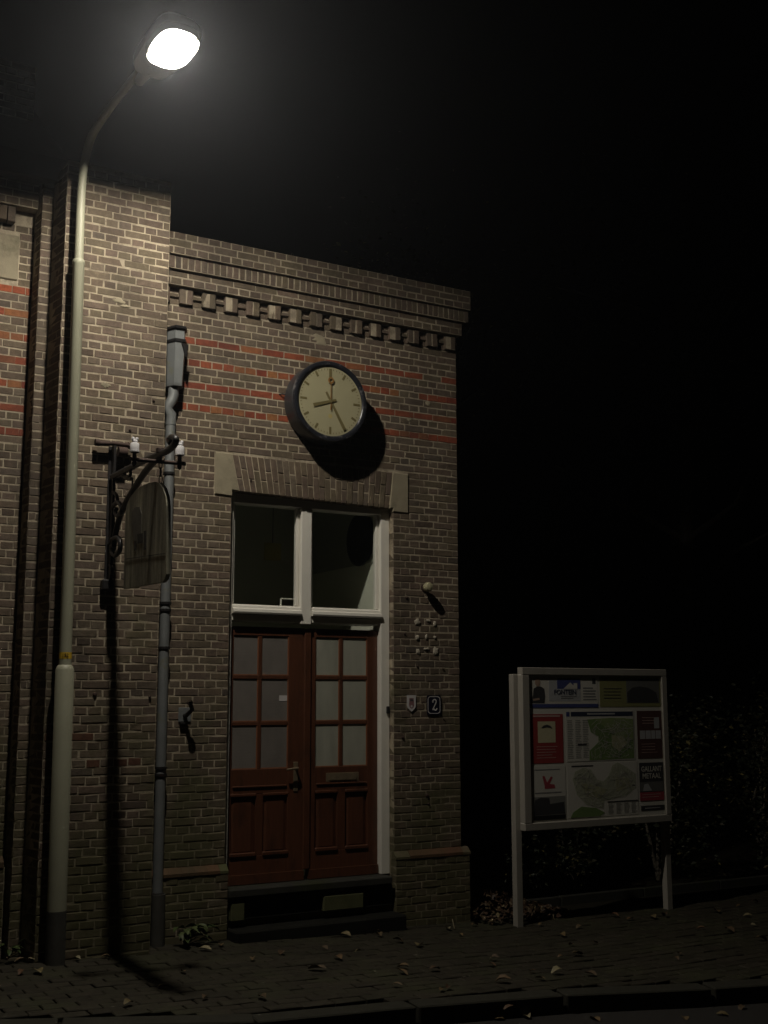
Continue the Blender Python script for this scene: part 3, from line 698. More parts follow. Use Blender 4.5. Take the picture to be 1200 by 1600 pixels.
# left panel with a stone block
s0 = onY(-40, 365, P0Y); s1 = onY(28, 440, P0Y); sz1 = onY(28, 368, P0Y).z
UP0 = lambda x: x+6.5
SB.wall((-6.5, P0Y), (xp, P0Y), 0.72, 5.36, p0_mat, course=LC, head=0.1, cuts=[(UP0(s0.x), UP0(s1.x), s1.z, sz1)])
SB.wall((-6.5, P0Y-0.05), (xp-0.01, P0Y-0.05), 0.02, 0.66, st_mat, course=LC, head=0.1)
SB.wall((-6.5, P0Y-0.10), (xp+0.0, P0Y-0.10), 5.47, 5.66, st_mat, course=LC, head=0.1)
for i in range(28):
    a = -6.5+i*0.101; b_ = a+0.098
    if b_ > xp: break
    MB().prism([(a, P0Y-0.056, 0.662), (a, P0Y+0.02, 0.662), (a, P0Y+0.02, 0.735), (a, P0Y-0.01, 0.735), (a, P0Y-0.056, 0.70)], (b_-a, 0, 0)).build('ledge_brick', 'plinthred', stn)
lz = MB(); lz.box(-6.5, xp-0.005, P0Y-0.0976, P0Y+0.1, 5.466, 5.66); lz.box(-6.5, xp-0.002, P0Y+0.0, P0Y+0.1, 5.35, 5.466); lz.build('frieze', 'mortar', stn)
MB().box(-6.5, xp-0.008, P0Y-0.0478, P0Y+0.1, -0.2, 0.662).build('plinth', 'mortar', stn)
dx0 = onY(12, 318, P0Y-0.06).x
for i in range(6):
    x = dx0-0.205*i; d = empty('dentil'); d.parent = stn; d.location = (x-stn.location.x, 0, 5.40)
    for k in (-1, 1):
        vs, fs = brick_geo(0.056, 0.115, 0.1, R, 0.004); o = bpy.data.objects.new('dentil_brick', MB().add(vs, fs).mesh('dentil_brick', 'brick')); COL.objects.link(o); o.parent = d
        o.location = (k*0.031, P0Y-0.075, 0.004)
SB.finish(stn)
c_ = MB().box(s0.x+0.004, s1.x-0.004, P0Y-0.012, P0Y+0.1, s1.z+0.004, sz1-0.004, 0.008).build('stone_block', 'stone', stn)
MB().box(-6.6, xb+0.05, -0.12, 0.7, 5.665, 5.86, 0.01).build('eaves', 'eave', stn)
MB().add([(-6.6, -0.10, 5.865), (xb+0.05, -0.10, 5.865), (xb+0.05, 3.4, 8.6), (-6.6, 3.4, 8.6), (-6.6, 3.4, 5.865), (xb+0.05, 3.4, 5.865)], [(0, 1, 2, 3), (0, 3, 4), (1, 5, 2), (4, 3, 2, 5)]).build('roof', 'roof', stn)
MB().box(-6.5, PE-0.31, 0.51, 3.4, -0.2, 5.66).build('rear_wall', 'mortar', stn)
CHY = 0.75; cxr = onY(54, 165, CHY).x; cz0, cz1 = onY(40, 250, CHY).z, onY(20, 97, CHY).z
chm = MB().box(cxr-0.75, cxr-0.003, CHY+0.003, CHY+0.6, cz0-0.3, cz1).build('chimney', 'mortar', stn)
CB = Bricks(); CB.wall((cxr-0.75, CHY), (cxr, CHY), cz0-0.25, cz1, st_mat, course=LC, head=0.1); CB.wall((cxr, CHY), (cxr, CHY+0.6), cz0-0.25, cz1, st_mat, course=LC, head=0.1)
CB.finish(stn, 0)

# =================================================================== STREET LAMP
PXc, PYc = -3.514, -0.405; gz = zg(PXc)
lamp = empty('street_lamp', (PXc, PYc, gz)); tag(lamp, 'tall pale grey lamp post with a curved arm and lit lantern', 'street lamp')
zc1 = onY(105, 1040, PYc-0.06).z; zc2 = onY(120, 402, PYc-0.05).z
LP = onX(278, 71, -3.31)
ad = Vector((LP.x-PXc, LP.y-PYc, 0)); reach = ad.length; ad.normalize()
MB().lathe([(0.0655, -0.25), (0.0655, 0.33)], (PXc, PYc, gz), 'Z', 28).build('post_foot', 'polefoot', lamp)
MB().lathe([(0.0645, 0.331), (0.0635, zc1-gz-0.03), (0.052, zc1-gz), (0.041, zc1-gz+0.008)], (PXc, PYc, gz), 'Z', 28).build('lower_post', 'polepaint', lamp)
MB().lathe([(0.0430, zc1-0.02), (0.0415, zc2-0.035), (0.0445, zc2-0.030), (0.0445, zc2-0.008), (0.040, zc2), (0.030, zc2+0.008)], (PXc, PYc, 0), 'Z', 28).build('upper_post', 'polepaint', lamp)
def arm_at(px, py):                                    # the arm lies in the upright plane through post and lantern
    d = ray(px, py); nn = Vector((ad.y, -ad.x, 0)); k = (Vector((PXc, PYc, 0))-Vector((CAM.x, CAM.y, 0))).dot(nn)/Vector((d.x, d.y, 0)).dot(nn)
    q = CAM+d*k; return (Vector((q.x-PXc, q.y-PYc, 0)).dot(ad), q.z)
path = [(0, zc2-0.02), (0, 5.20), (0.0, 5.40), (0.010, 5.56), (0.035, 5.70)]
for p in ((149, 218), (161, 198), (175, 178), (190, 158), (204, 141), (215, 127), (226, 113)):
    r_, z_ = arm_at(*p); path.append((max(r_, path[-1][0]+0.02), max(z_, path[-1][1]+0.008)))
for _ in range(3):                                     # round the bend off
    path = [path[0]]+[q_ for a_, b_ in zip(path[:-1], path[1:]) for q_ in ((a_[0]*.75+b_[0]*.25, a_[1]*.75+b_[1]*.25), (a_[0]*.25+b_[0]*.75, a_[1]*.25+b_[1]*.75))]+[path[-1]]
npt = len(path)
MB().tube([(PXc+ad.x*r_, PYc+ad.y*r_, z) for r_, z in path], [0.033-0.008*i/(npt-1) for i in range(npt)], 18).build('curved_arm', 'polepaint', lamp)
zs_ = onY(104, 1024, PYc-0.05).z
MB().lathe([(0.0436, -0.022), (0.0436, 0.022)], (PXc, PYc, zs_), 'Z', 28, cap=False).build('number_sticker', 'yellow', lamp)
# lantern: a flat tilted housing, pale glass below with the lit module in its middle
TILT = math.radians(13.5)
ax = (ad*math.cos(TILT)+Vector((0, 0, math.sin(TILT)))); sd = Vector((0, 0, 1)).cross(ad).normalized(); nu = ax.cross(sd).normalized()
if nu.z < 0: nu = -nu
LK = 0.84
def LPt(a, s, h): return LP+ax*(a*LK)+sd*(s*LK)+nu*h
def oval(ra0, ra1, rs, n=40, ex=2.6):
    out = []
    for k in range(n):
        th = 2*math.pi*k/n; c_, s_ = math.cos(th), math.sin(th)
        c2 = math.copysign(abs(c_)**(2/ex), c_); s2 = math.copysign(abs(s_)**(2/ex), s_)
        out.append(((ra1 if c_ > 0 else ra0)*c2, rs*s2))
    return out
hs = MB(); n = 40; vs = []; rings = [(0.0, 1.0), (0.055, 1.0), (0.09, 0.88), (0.11, 0.6)]
for h, k in rings:
    for a, s in oval(0.42*k, 0.225*k, 0.185*k, n, 3.6): vs.append(LPt(a, s, h+0.004))
fs = [(i*n+k, i*n+(k+1) % n, (i+1)*n+(k+1) % n, (i+1)*n+k) for i in range(len(rings)-1) for k in range(n)]+[tuple(range(n))[::-1], tuple(range(3*n, 4*n))]
hs.add(vs, fs).build('lantern_housing', 'housing', lamp)
nk = MB(); nk.tube([LPt(-0.56, 0, 0.045), LPt(-0.39, 0, 0.045)], [0.034, 0.045], 16); nk.build('lantern_socket', 'housing', lamp)
for a in (-0.27, -0.30, -0.33): MB().tube([LPt(a, -0.05, 0.0015), LPt(a, 0.05, 0.0015)], 0.004, 6).build('cooling_rib', 'housing', lamp)
def disc(name, mat, ra, rs, h0, h1, ex, cx=0.0):
    o0, o1 = oval(ra, ra, rs, n, ex), oval(ra*0.93, ra*0.93, rs*0.93, n, ex)
    return MB().add([LPt(a+cx, s, h0) for a, s in o0]+[LPt(a+cx, s, h1) for a, s in o1], [(k, (k+1) % n, n+(k+1) % n, n+k) for k in range(n)]+[tuple(range(n, 2*n))]).build(name, mat, lamp)
lamp.rotation_euler = (0, -0.0065, 0)                    # the old post leans a little
disc('lantern_glass', 'lensglow', 0.203, 0.163, 0.003, -0.010, 2.4)
o_, i_o = oval(0.220, 0.220, 0.180, n, 2.8), oval(0.212, 0.212, 0.172, n, 2.8)
vs = [LPt(a, s, 0.003) for a, s in o_]+[LPt(a, s, -0.047) for a, s in o_]+[LPt(a, s, -0.047) for a, s in i_o]+[LPt(a, s, 0.003) for a, s in i_o]
MB().add(vs, [(r_*n+k, r_*n+(k+1) % n, (r_+1)*n+(k+1) % n, (r_+1)*n+k) for r_ in range(3) for k in range(n)]).build('lantern_skirt', 'housing', lamp)
o0 = oval(0.062, 0.062, 0.062, n, 2.0)
MB().add([LPt(a, s, -0.011) for a, s in o0]+[LPt(a, s, -0.048) for a, s in o0], [(k, (k+1) % n, n+(k+1) % n, n+k) for k in range(n)]+[tuple(range(n, 2*n))]).build('lit_lens', 'lens', lamp)

# text helper: letters as thin meshes
def text_mesh(name, body, size, mat, parent, origin, ux, uz, ext_=0.0006, font_sx=1.0, align='CENTER', shear=0.0, bold=0.0):
    cu = bpy.data.curves.new(name, 'FONT'); cu.body = body; cu.size = size; cu.extrude = ext_; cu.align_x = align; cu.align_y = 'CENTER'; cu.shear = shear; cu.offset = bold; cu.resolution_u = 3
    to = bpy.data.objects.new(name+'_tmp', cu); COL.objects.link(to)
    dg = bpy.context.evaluated_depsgraph_get(); me = bpy.data.meshes.new_from_object(to.evaluated_get(dg)); bpy.data.objects.remove(to)
    me.name = name; me.materials.clear(); me.materials.append(M[mat])
    ux, uz = Vector(ux).normalized(), Vector(uz).normalized(); ny = ux.cross(uz)
    o = bpy.data.objects.new(name, me); COL.objects.link(o); wl = Vector()
    q = parent
    while q is not None: wl += Vector(q.location); q = q.parent
    o.parent = parent
    mtx = Matrix(((ux.x*font_sx, uz.x, ny.x, 0), (ux.y*font_sx, uz.y, ny.y, 0), (ux.z*font_sx, uz.z, ny.z, 0), (0, 0, 0, 1)))
    me.transform(mtx); o.location = Vector(origin)-wl
    return o
tc = (CAM-Vector((PXc, PYc, zs_))); tc.z = 0; tc.normalize(); tux = Vector((-tc.y, tc.x, 0))
text_mesh('sticker_number', '152', 0.030, 'black', lamp, Vector((PXc, PYc, zs_))+tc*0.0448, tux, (0, 0, 1), 0.0004, 1.0, bold=0.0006)

# =================================================================== WALL CLOCK
cc0 = onY(518, 628, -0.215); CX, CZ = cc0.x, 4.236
clk = empty('wall_clock', (CX, 0, CZ)); tag(clk, 'round station clock with yellowed dial in a deep black case above the door', 'clock')
o = MB().lathe([(0.300, 0.0), (0.330, -0.004), (0.337, -0.03), (0.337, -0.165), (0.330, -0.172)], (CX, -0.004, CZ), 'Y', 64).build('clock_case', 'clockcase', clk)
o = MB().lathe([(0.329, -0.1765), (0.339, -0.182), (0.341, -0.196), (0.334, -0.208), (0.318, -0.213), (0.300, -0.207), (0.292, -0.196)], (CX, -0.0, CZ), 'Y', 64, cap=False).build('clock_bezel', 'bezel', clk)
dial = MB().lathe([(0.318, -0.178), (0.302, -0.194), (0.001, -0.194)], (CX, 0, CZ), 'Y', 64, smooth=False).build('clock_dial', 'clockface', clk)
def radial(name, ang, r0, r1, w0, w1, mat, par, y, th=0.003):
    e = Vector((math.sin(ang), 0, math.cos(ang))); s = Vector((e.z, 0, -e.x)); c = Vector((CX, y, CZ))
    return MB().prism([c+e*r0-s*w0/2, c+e*r0+s*w0/2, c+e*r1+s*w1/2, c+e*r1-s*w1/2], (0, -th, 0)).build(name, mat, par)
for k in range(12):
    big = k % 3 == 0
    radial('hour_mark', k*math.pi/6, 0.205 if k == 0 else (0.215 if big else 0.228), 0.276, 0.026 if k == 0 else 0.019, 0.026 if k == 0 else 0.019, 'clockmark', clk, -0.1945, 0.0012)
for k in range(60):
    if k % 5: radial('minute_mark', k*math.pi/30, 0.262, 0.276, 0.005, 0.005, 'clockmark', clk, -0.1945, 0.001)
hh = (8+25/60)*math.pi/6; mm = 25*math.pi/30
radial('hour_hand', hh, -0.055, 0.165, 0.020, 0.030, 'clockmark', clk, -0.199, 0.002)
radial('minute_hand', mm, -0.085, 0.262, 0.018, 0.028, 'clockmark', clk, -0.202, 0.002)
sh = radial('second_hand', 0.0, -0.075, 0.15, 0.008, 0.006, 'clockring', clk, -0.205, 0.0015)
rg = MB(); n = 24; c0 = Vector((CX, -0.205, CZ+0.176)); vs = []
for k in range(n):
    th = 2*math.pi*k/n; d = Vector((math.cos(th), 0, math.sin(th))); vs += [c0+d*0.014, c0+d*0.028, c0+d*0.014+Vector((0, -.0015, 0)), c0+d*0.028+Vector((0, -.0015, 0))]
fs = []
for k in range(n):
    a, b_ = 4*k, 4*((k+1) % n); fs += [(a+2, a+3, b_+3, b_+2), (a, b_, b_+1, a+1), (a+1, b_+1, b_+3, a+3), (a, a+2, b_+2, b_)]
rg.add(vs, fs).build('second_hand_ring', 'clockring', sh)
MB().lathe([(0.017, -0.195), (0.017, -0.2085), (0.012, -0.2105)], (CX, 0, CZ), 'Y', 20).build('hand_boss', 'clockmark', clk)
MB().lathe([(0.020, -0.1942), (0.020, -0.1952)], (CX, 0, CZ-0.125), 'Y', 6).build('dial_emblem', 'clockemblem', clk)
MB().tube([(CX-0.30, -0.04, CZ+0.05), (CX-0.36, -0.025, CZ+0.055), (CX-0.372, 0.002, CZ+0.055)], 0.006, 8).build('clock_cable', 'black', clk)

# =================================================================== DRAINPIPE
dp = empty('drainpipe', (-2.66, -0.07, 0)); tag(dp, 'grey zinc drainpipe with a hopper head in the corner beside the pier', 'drainpipe')
PR_ = 0.040; xl = onY(257.6, 960, -0.07).x+0.004; xh = onY(275, 570, -0.10).x
h0, h1 = onY(276, 602, -0.15).z, onY(276, 535, -0.15).z; h2 = onY(276, 520, -0.15).z
def hexsec(z, hw, dpt, cx=xh): return [(cx-hw, -0.012, z), (cx-hw, -dpt*0.55, z), (cx-hw*0.5, -dpt, z), (cx+hw*0.5, -dpt, z), (cx+hw, -dpt*0.55, z), (cx+hw, -0.012, z)]
def loft(secs, name, mat, par):
    n = len(secs[0]); vs = [v for s in secs for v in s]; fs = [(i*n+k, i*n+(k+1) % n, (i+1)*n+(k+1) % n, (i+1)*n+k) for i in range(len(secs)-1) for k in range(n)]
    fs += [tuple(range(n))[::-1], tuple(range((len(secs)-1)*n, len(secs)*n))]; return MB().add(vs, fs).build(name, mat, par)
hop = loft([hexsec(h0, 0.062, 0.150), hexsec(h0+0.02, 0.064, 0.155), hexsec(h1-0.01, 0.074, 0.178), hexsec(h1, 0.074, 0.178)], 'hopper_head', 'zinc', dp)
loft([hexsec(h1+0.001, 0.080, 0.188), hexsec(h1+0.022, 0.082, 0.192)], 'hopper_band', 'iron', hop)
loft([hexsec(h1+0.0235, 0.072, 0.172), hexsec(h2+0.03, 0.072, 0.172)], 'hopper_collar', 'zinc', hop)
loft([hexsec(h2+0.031, 0.082, 0.192), hexsec(h2+0.048, 0.084, 0.196)], 'hopper_rim', 'iron', hop)
pth = [(xh-0.010, -0.085, h0+0.01), (xh-0.010, -0.085, h0-0.07), (xh-0.018, -0.083, h0-0.105), (xh-0.055, -0.074, h0-0.165), (xl, -0.070, h0-0.215), (xl, -0.07, h0-0.30)]
MB().tube(pth, 0.041, 18).build('pipe_bend', 'zinc', dp)
zj = onY(250, 1397, -0.1).z
MB().tube([(xl, -0.07, h0-0.28), (xl-0.004, -0.07, 2.2), (xl-0.002, -0.07, zj)], 0.0375, 18).build('pipe', 'zinc', dp)
MB().tube([(xl-0.002, -0.095, zj), (xl-0.002, -0.095, zg(-2.66)-0.03)], 0.050, 18).build('pipe_foot', 'polefoot', dp)
for py in (942, 953, 1012, 1200, 1211, 1397, 738):
    z = onY(256, py, -0.1).z
    MB().lathe([(0.039, -0.010), (0.046, -0.009), (0.046, 0.009), (0.039, 0.010)], (xl-0.002, -0.07 if py < 1390 else -0.085, z), 'Z', 18).build('pipe_clamp', 'iron', dp)
mb = MB(); q = Vector((xh+0.035, -0.176, h1-0.012)); mb.prism([q+Vector((-.026, -.004, 0)), q+Vector((.028, .006, 0)), q+Vector((0.012, 0.0, -0.105))], (0.004, -0.012, 0)); mb.build('hopper_strap', 'iron', hop)

# =================================================================== SIGN BRACKET AND HANGING SIGN
bxp = onY(176, 742, PY-0.03).x
brk = empty('sign_bracket', (bxp, PY, 3.4)); tag(brk, 'black wrought iron scroll bracket with two white insulators on the brick pier', 'bracket')
def bx_(px, py): p = onX(px, py, bxp); return Vector((bxp, p.y, p.z))
zt_ = onY(175, 697, PY-0.03).z; zb2 = onY(172, 918, PY-0.03).z
mb = MB(); mb.box(bxp-0.028, bxp+0.028, PY-0.014, PY-0.001, zb2, zt_); mb.box(bxp-0.009, bxp+0.009, PY-0.075, PY-0.0145, zb2+0.05, zt_); mb.build('wall_bar', 'iron', brk)
MB().box(bxp-0.055, bxp+0.035, PY-0.060, PY-0.001, zb2-0.02, zb2+0.055, 0.008).build('bar_foot', 'iron', brk)
tb = onY(177, 694, PY-0.06)
mb = MB(); mb.tube([(tb.x-0.115, PY-0.06, tb.z-0.006), (tb.x, PY-0.06, tb.z+0.004), (tb.x+0.125, PY-0.06, tb.z+0.002)], 0.023, 10, flat=0.7)
for k in (-0.118, 0.128): mb.tube([(tb.x+k-0.016, PY-0.06, tb.z), (tb.x+k+0.016, PY-0.06, tb.z)], 0.026, 8)
mb.build('top_bar', 'rust', brk)
MB().tube([(bxp+0.02, PY-0.08, tb.z-0.055), (bxp+0.085, PY-0.08, tb.z-0.055)], 0.036, 14).build('bar_knob', 'rust', brk)
def bezier_pts(ps, n=10):
    ps = [Vector(p) for p in ps]; out = []
    P_ = [ps[0]*2-ps[1]]+ps+[ps[-1]*2-ps[-2]]
    for i in range(1, len(P_)-2):
        for k in range(n):
            t_ = k/n; a, b_, c, d = P_[i-1:i+3]
            out.append(0.5*((2*b_)+(c-a)*t_+(2*a-5*b_+4*c-d)*t_*t_+(3*b_-a-3*c+d)*t_**3))
    return out+[ps[-1]]
def iron_px(name, pxs, rad, par=brk, n=8, flat=1.0, off=0.0):
    pts_ = bezier_pts([bx_(*p)+Vector((off, 0, 0)) for p in pxs], 8); return MB().tube(pts_, rad, n, flat=flat).build(name, 'iron', par)
arm = iron_px('bracket_arm', [(176, 745), (200, 733), (225, 720), (248, 710), (262, 704), (272, 695), (275, 687), (270, 683), (265, 687), (268, 692)], 0.023)
iron_px('curved_strut', [(171, 880), (176, 850), (182, 820), (192, 792), (207, 765), (226, 736), (248, 712)], 0.023, off=0.008)
iron_px('scroll', [(190, 737), (199, 732), (204, 738), (202, 744), (196, 744), (194, 740)], 0.013)
iron_px('scroll', [(189, 742), (198, 748), (206, 748)], 0.012)
iron_px('scroll', [(174, 800), (178, 790), (184, 785), (189, 790), (190, 800), (184, 806), (180, 800), (182, 795)], 0.017)
iron_px('scroll', [(173, 778), (177, 770), (182, 774), (184, 784)], 0.014)
iron_px('scroll', [(171, 852), (176, 843), (184, 840), (188, 848), (187, 860), (180, 868), (175, 862), (174, 855), (178, 852)], 0.018)
iron_px('scroll', [(169, 890), (172, 884), (175, 890), (174, 900)], 0.015)
ca = bx_(249, 712); cy = ca.y; cl = onY(203, 717, cy); cr = onY(290, 724, cy)
MB().tube([(cl.x, cy, cl.z), (cr.x, cy, (cl.z+cr.z)/2)], 0.013, 8).build('cross_arm', 'rust', brk)
for px_, pt_, pb_ in ((211, 682, 722), (281.5, 687, 727)):
    xc = onY(px_, pt_, cy).x; ztop = onY(px_, pt_, cy).z; zbt = onY(px_, pb_, cy).z; hgt = ztop-zbt
    pin = MB().lathe([(0.013, 0), (0.013, hgt*0.36), (0.022, hgt*0.36), (0.022, hgt*0.38)], (xc, cy, zbt), 'Z', 12).build('insulator_pin', 'rust', brk)
    MB().lathe([(0.006, -0.03), (0.016, -0.012), (0.016, 0.0)], (xc, cy, zbt), 'Z', 10).build('pin_nut', 'rust', pin)
    h = hgt*0.62; s = h/0.12
    ins = MB().lathe([(0.026*s, 0.002*s), (0.038*s, 0.0), (0.038*s, 0.010*s), (0.0345*s, 0.012*s), (0.0335*s, 0.062*s), (0.028*s, 0.070*s), (0.018*s, 0.072*s), (0.017*s, 0.080*s), (0.021*s, 0.084*s), (0.017*s, 0.094*s)], (xc, cy, zbt+hgt*0.38), 'Z', 24).build('insulator', 'porcelain', brk)
    for k in (-1, 1): MB().lathe([(0.008*s, -0.012*s), (0.013*s, 0.0), (0.013*s, 0.010*s), (0.009*s, 0.019*s), (0.002*s, 0.022*s)], (xc+k*0.0145*s, cy, zbt+hgt*0.38+0.094*s), 'Z', 12).build('insulator_horn', 'porcelain', ins)
MB().box(bxp-0.03, bxp+0.03, bx_(252, 700).y-0.02, bx_(252, 700).y+0.02, bx_(252, 708).z, bx_(252, 700).z, 0.004).build('hanger_block', 'rust', brk)
# hanging sign
outline = [(199, 803), (201, 790), (206, 778), (214, 768), (224, 760), (235, 755), (245, 753), (252, 755), (258, 763), (262, 775), (263.5, 790), (263.5, 850), (263, 897), (260.5, 905), (256, 910), (245, 911.5), (225, 915), (196, 920.5), (197, 880), (198, 840)]
sgn = empty('hanging_sign', bx_(230, 840)); tag(sgn, 'weathered round-topped wooden sign hanging from the iron bracket', 'sign')
po = [bx_(*p) for p in outline]; ctr = sum(po, Vector())/len(po)
MB().prism([p+Vector((-0.014, 0, 0)) for p in po], (0.028, 0, 0)).build('sign_board', 'sign', sgn)
def patch(pxs, mat, nm, th=0.0012): 
    MB().prism([bx_(*p)+Vector((-0.0145, 0, 0)) for p in pxs], (-th, 0, 0)).build(nm, mat, sgn)
patch([(228, 830), (232, 829), (232, 858), (228, 860)], 'signpaint', 'painted_figure')
patch([(213, 846), (216.5, 845), (216.5, 860), (213, 861)], 'signpaint', 'painted_figure')
patch([(210, 800), (214, 793), (222, 792), (225, 803), (224, 835), (219, 850), (212, 846), (210, 825)], 'signfade', 'painted_figure')
patch([(199.5, 873.2), (262, 864.2), (262, 865.2), (199.5, 874.4)], 'signpaint', 'board_joint')
patch([(218, 835), (227, 833), (227, 848), (219, 850)], 'signpaint', 'painted_figure', 0.0018)
for px_, y0, y1 in ((251, 709, 755), (207, 752, 776)):
    a, b_ = bx_(px_, y0), bx_(px_, y1); n = max(2, int((a-b_).length/0.045))
    for k in range(n):
        c0 = a+(b_-a)*((k+0.5)/n); hl_ = (a-b_).length/n*0.62; side = Vector((1, 0, 0)) if k % 2 else Vector((0, 1, 0))
        MB().tube([c0+Vector((0, 0, hl_))*math.cos(t_)+side*(0.011*math.sin(t_)) for t_ in [i*math.pi/5 for i in range(11)]], 0.0036, 6).build('chain_link', 'iron', sgn)

# =================================================================== SMALL THINGS ON THE WALL
np_ = onY(677, 1101.5, 0); nb = empty('house_number_plate', (np_.x, -0.005, np_.z)); tag(nb, 'dark enamel house number plate with a white figure 2', 'number plate')
def rrect(cx, cz, w_, h_, r_, y, n=5):
    out = []
    for sx, sz, a0 in ((1, 1, 0), (-1, 1, 90), (-1, -1, 180), (1, -1, 270)):
        for k in range(n+1):
            th = math.radians(a0+90*k/n); out.append((cx+sx*(w_/2-r_)+r_*math.cos(th), y, cz+sz*(h_/2-r_)+r_*math.sin(th)))
    return out
W_, H_ = 0.140, 0.160
MB().prism(rrect(np_.x, np_.z, W_, H_, 0.012, -0.0055), (0, -0.006, 0)).build('plate', 'enamel', nb)
o1, o2 = rrect(np_.x, np_.z, W_*0.90, H_*0.91, 0.028, -0.0122, 6), rrect(np_.x, np_.z, W_*0.82, H_*0.84, 0.024, -0.0122, 6); n = len(o1)
MB().add(o1+o2, [(k, (k+1) % n, n+(k+1) % n, n+k) for k in range(n)]).build('border_line', 'signwhite', nb)
# figure 2 with a curl, drawn as a swept ribbon
def ribbon(pts_, wd, y, th, name, mat, par):
    mb = MB(); P_ = bezier_pts(pts_, 8); n = len(P_); vs = []
    ws = [wd[0]+(wd[1]-wd[0])*i/(n-1) for i in range(n)] if isinstance(wd, tuple) else [wd]*n
    for i, p in enumerate(P_):
        d = (P_[min(i+1, n-1)]-P_[max(i-1, 0)]).normalized(); s = Vector((d.z, 0, -d.x))*ws[i]/2; vs += [p+s, p-s]
    mb.add(vs, [(2*i, 2*i+1, 2*i+3, 2*i+2) for i in range(n-1)]); return mb.build(name, mat, par)
q = lambda a, b_: Vector((np_.x+0.006+a, -0.0124, np_.z+b_))
ribbon([q(-0.018, 0.026), q(-0.016, 0.038), q(0.0, 0.046), q(0.014, 0.038), q(0.014, 0.022), q(0.004, 0.002), q(-0.010, -0.022), q(-0.020, -0.038)], (0.010, 0.010), 0, 0, 'numeral_two', 'signwhite', nb)
ribbon([q(-0.021, -0.040), q(-0.008, -0.034), q(0.008, -0.044), q(0.020, -0.036), q(0.021, -0.026)], (0.012, 0.010), 0, 0, 'numeral_foot', 'signwhite', nb)
MB().lathe([(0.008, -0.0119), (0.008, -0.0124)], (np_.x-0.011, 0, np_.z+0.027), 'Y', 12).build('numeral_curl', 'signwhite', nb)
shp = onY(642, 1099, 0); sh = empty('heritage_shield', (shp.x, -0.005, shp.z)); tag(sh, 'small pale shield plate with a faded red emblem next to the number plate', 'shield')
def shield(k, y): return [(shp.x+a*k, y, shp.z+b_*k) for a, b_ in ((-.043, .068), (.043, .068), (.043, -.022), (.036, -.038), (.0, -.070), (-.036, -.038), (-.043, -.022))]
MB().prism(shield(1, -0.0055), (0, -0.005, 0)).build('plate', 'signwhite', sh)
MB().prism([(shp.x+a, -0.0107, shp.z+b_) for a, b_ in ((-.021, .044), (.021, .044), (.024, -.014), (.018, -.032), (0, -.044), (-.018, -.032), (-.024, -.014))], (0, -0.0008, 0)).build('emblem_field', 'shieldpink', sh)
MB().lathe([(0.010, -0.0117), (0.010, -0.0125)], (shp.x, 0, shp.z-0.024), 'Y', 14).build('emblem_ring', 'signwhite', sh)
MB().prism([(shp.x+a, -0.0117, shp.z+b_) for a, b_ in ((-.016, .018), (-.016, .040), (-.008, .030), (0, .042), (.008, .030), (.016, .040), (.016, .018))], (0, -0.0006, 0)).build('emblem_crown', 'p_dark', sh)
kp = onY(670, 917, -0.085); kb = empty('porcelain_fitting', (kp.x, 0, kp.z)); tag(kb, 'pale round porcelain fitting sticking out of the brick above the shield plate', 'fitting')
MB().lathe([(0.030, -0.006), (0.030, 0.0), (0.016, 0.002), (0.016, -0.03)], (kp.x, -0.004, kp.z), 'Y', 16).build('knob_socket', 'rust', kb)
MB().lathe([(0.018, -0.03), (0.034, -0.042), (0.041, -0.065), (0.040, -0.088), (0.030, -0.104), (0.010, -0.110)], (kp.x, 0, kp.z), 'Y', 20).build('knob_head', 'clockface', kb)
hk = empty('pipe_stub', onY(289, 1118, 0)); tag(hk, 'bent dark pipe stub with an open end by the drainpipe', 'pipe')
hb = onY(287, 1116, 0); he = onY(297, 1098, -0.13)
MB().box(hb.x-0.045, hb.x+0.055, -0.010, -0.0055, hb.z-0.055, hb.z+0.05, 0.002).build('back_plate', 'zinc', hk)
mb = MB(); mb.tube([(hb.x+0.006, 0.0, hb.z-0.01), (hb.x+0.006, -0.04, hb.z-0.008), (hb.x+0.010, -0.075, hb.z+0.008), (hb.x+0.028, -0.105, hb.z+0.035), he], 0.017, 14, cap=False); mb.build('bent_pipe', 'iron', hk)
MB().lathe([(0.0175, -0.006), (0.022, -0.006), (0.022, 0.006), (0.0175, 0.006)], (he.x, he.y, he.z), 'Y', 16, cap=False).build('pipe_lip', 'rust', hk)
MB().box(hb.x-0.035, hb.x+0.02, -0.03, -0.006, hb.z-0.075, hb.z-0.06, 0.002).build('clip', 'iron', hk)
# plaster remains of a removed plate: nine dabs
ms = empty('plaster_dabs', onY(666, 996, 0)); tag(ms, 'nine dabs of pale mortar left on the brick from a removed plate', 'mortar dabs')
for (px_, py_, sx, sz) in ((652, 972, .026, .026), (669, 970, .022, .012), (679, 975, .020, .020), (652, 996, .018, .022), (666, 995, .012, .024), (679, 996, .014, .018), (653, 1018, .022, .024), (666, 1014, .026, .010), (680, 1017, .030, .030)):
    p = onY(px_, py_, 0); n = 11; vs = []; k0 = [R.uniform(0.6, 1.1) for _ in range(n)]
    for rr_, yy in ((1.0, -0.003), (0.75, -0.009), (0.3, -0.012)):
        for k in range(n):
            th = 2*math.pi*k/n; vs.append((p.x+1.25*sx*rr_*k0[k]*math.cos(th), yy, p.z+1.25*sz*rr_*k0[k]*math.sin(th)))
    MB().add(vs, [(i*n+k, i*n+(k+1) % n, (i+1)*n+(k+1) % n, (i+1)*n+k) for i in range(2) for k in range(n)]+[tuple(range(2*n, 3*n))]).build('mortar_dab', 'dab', ms)
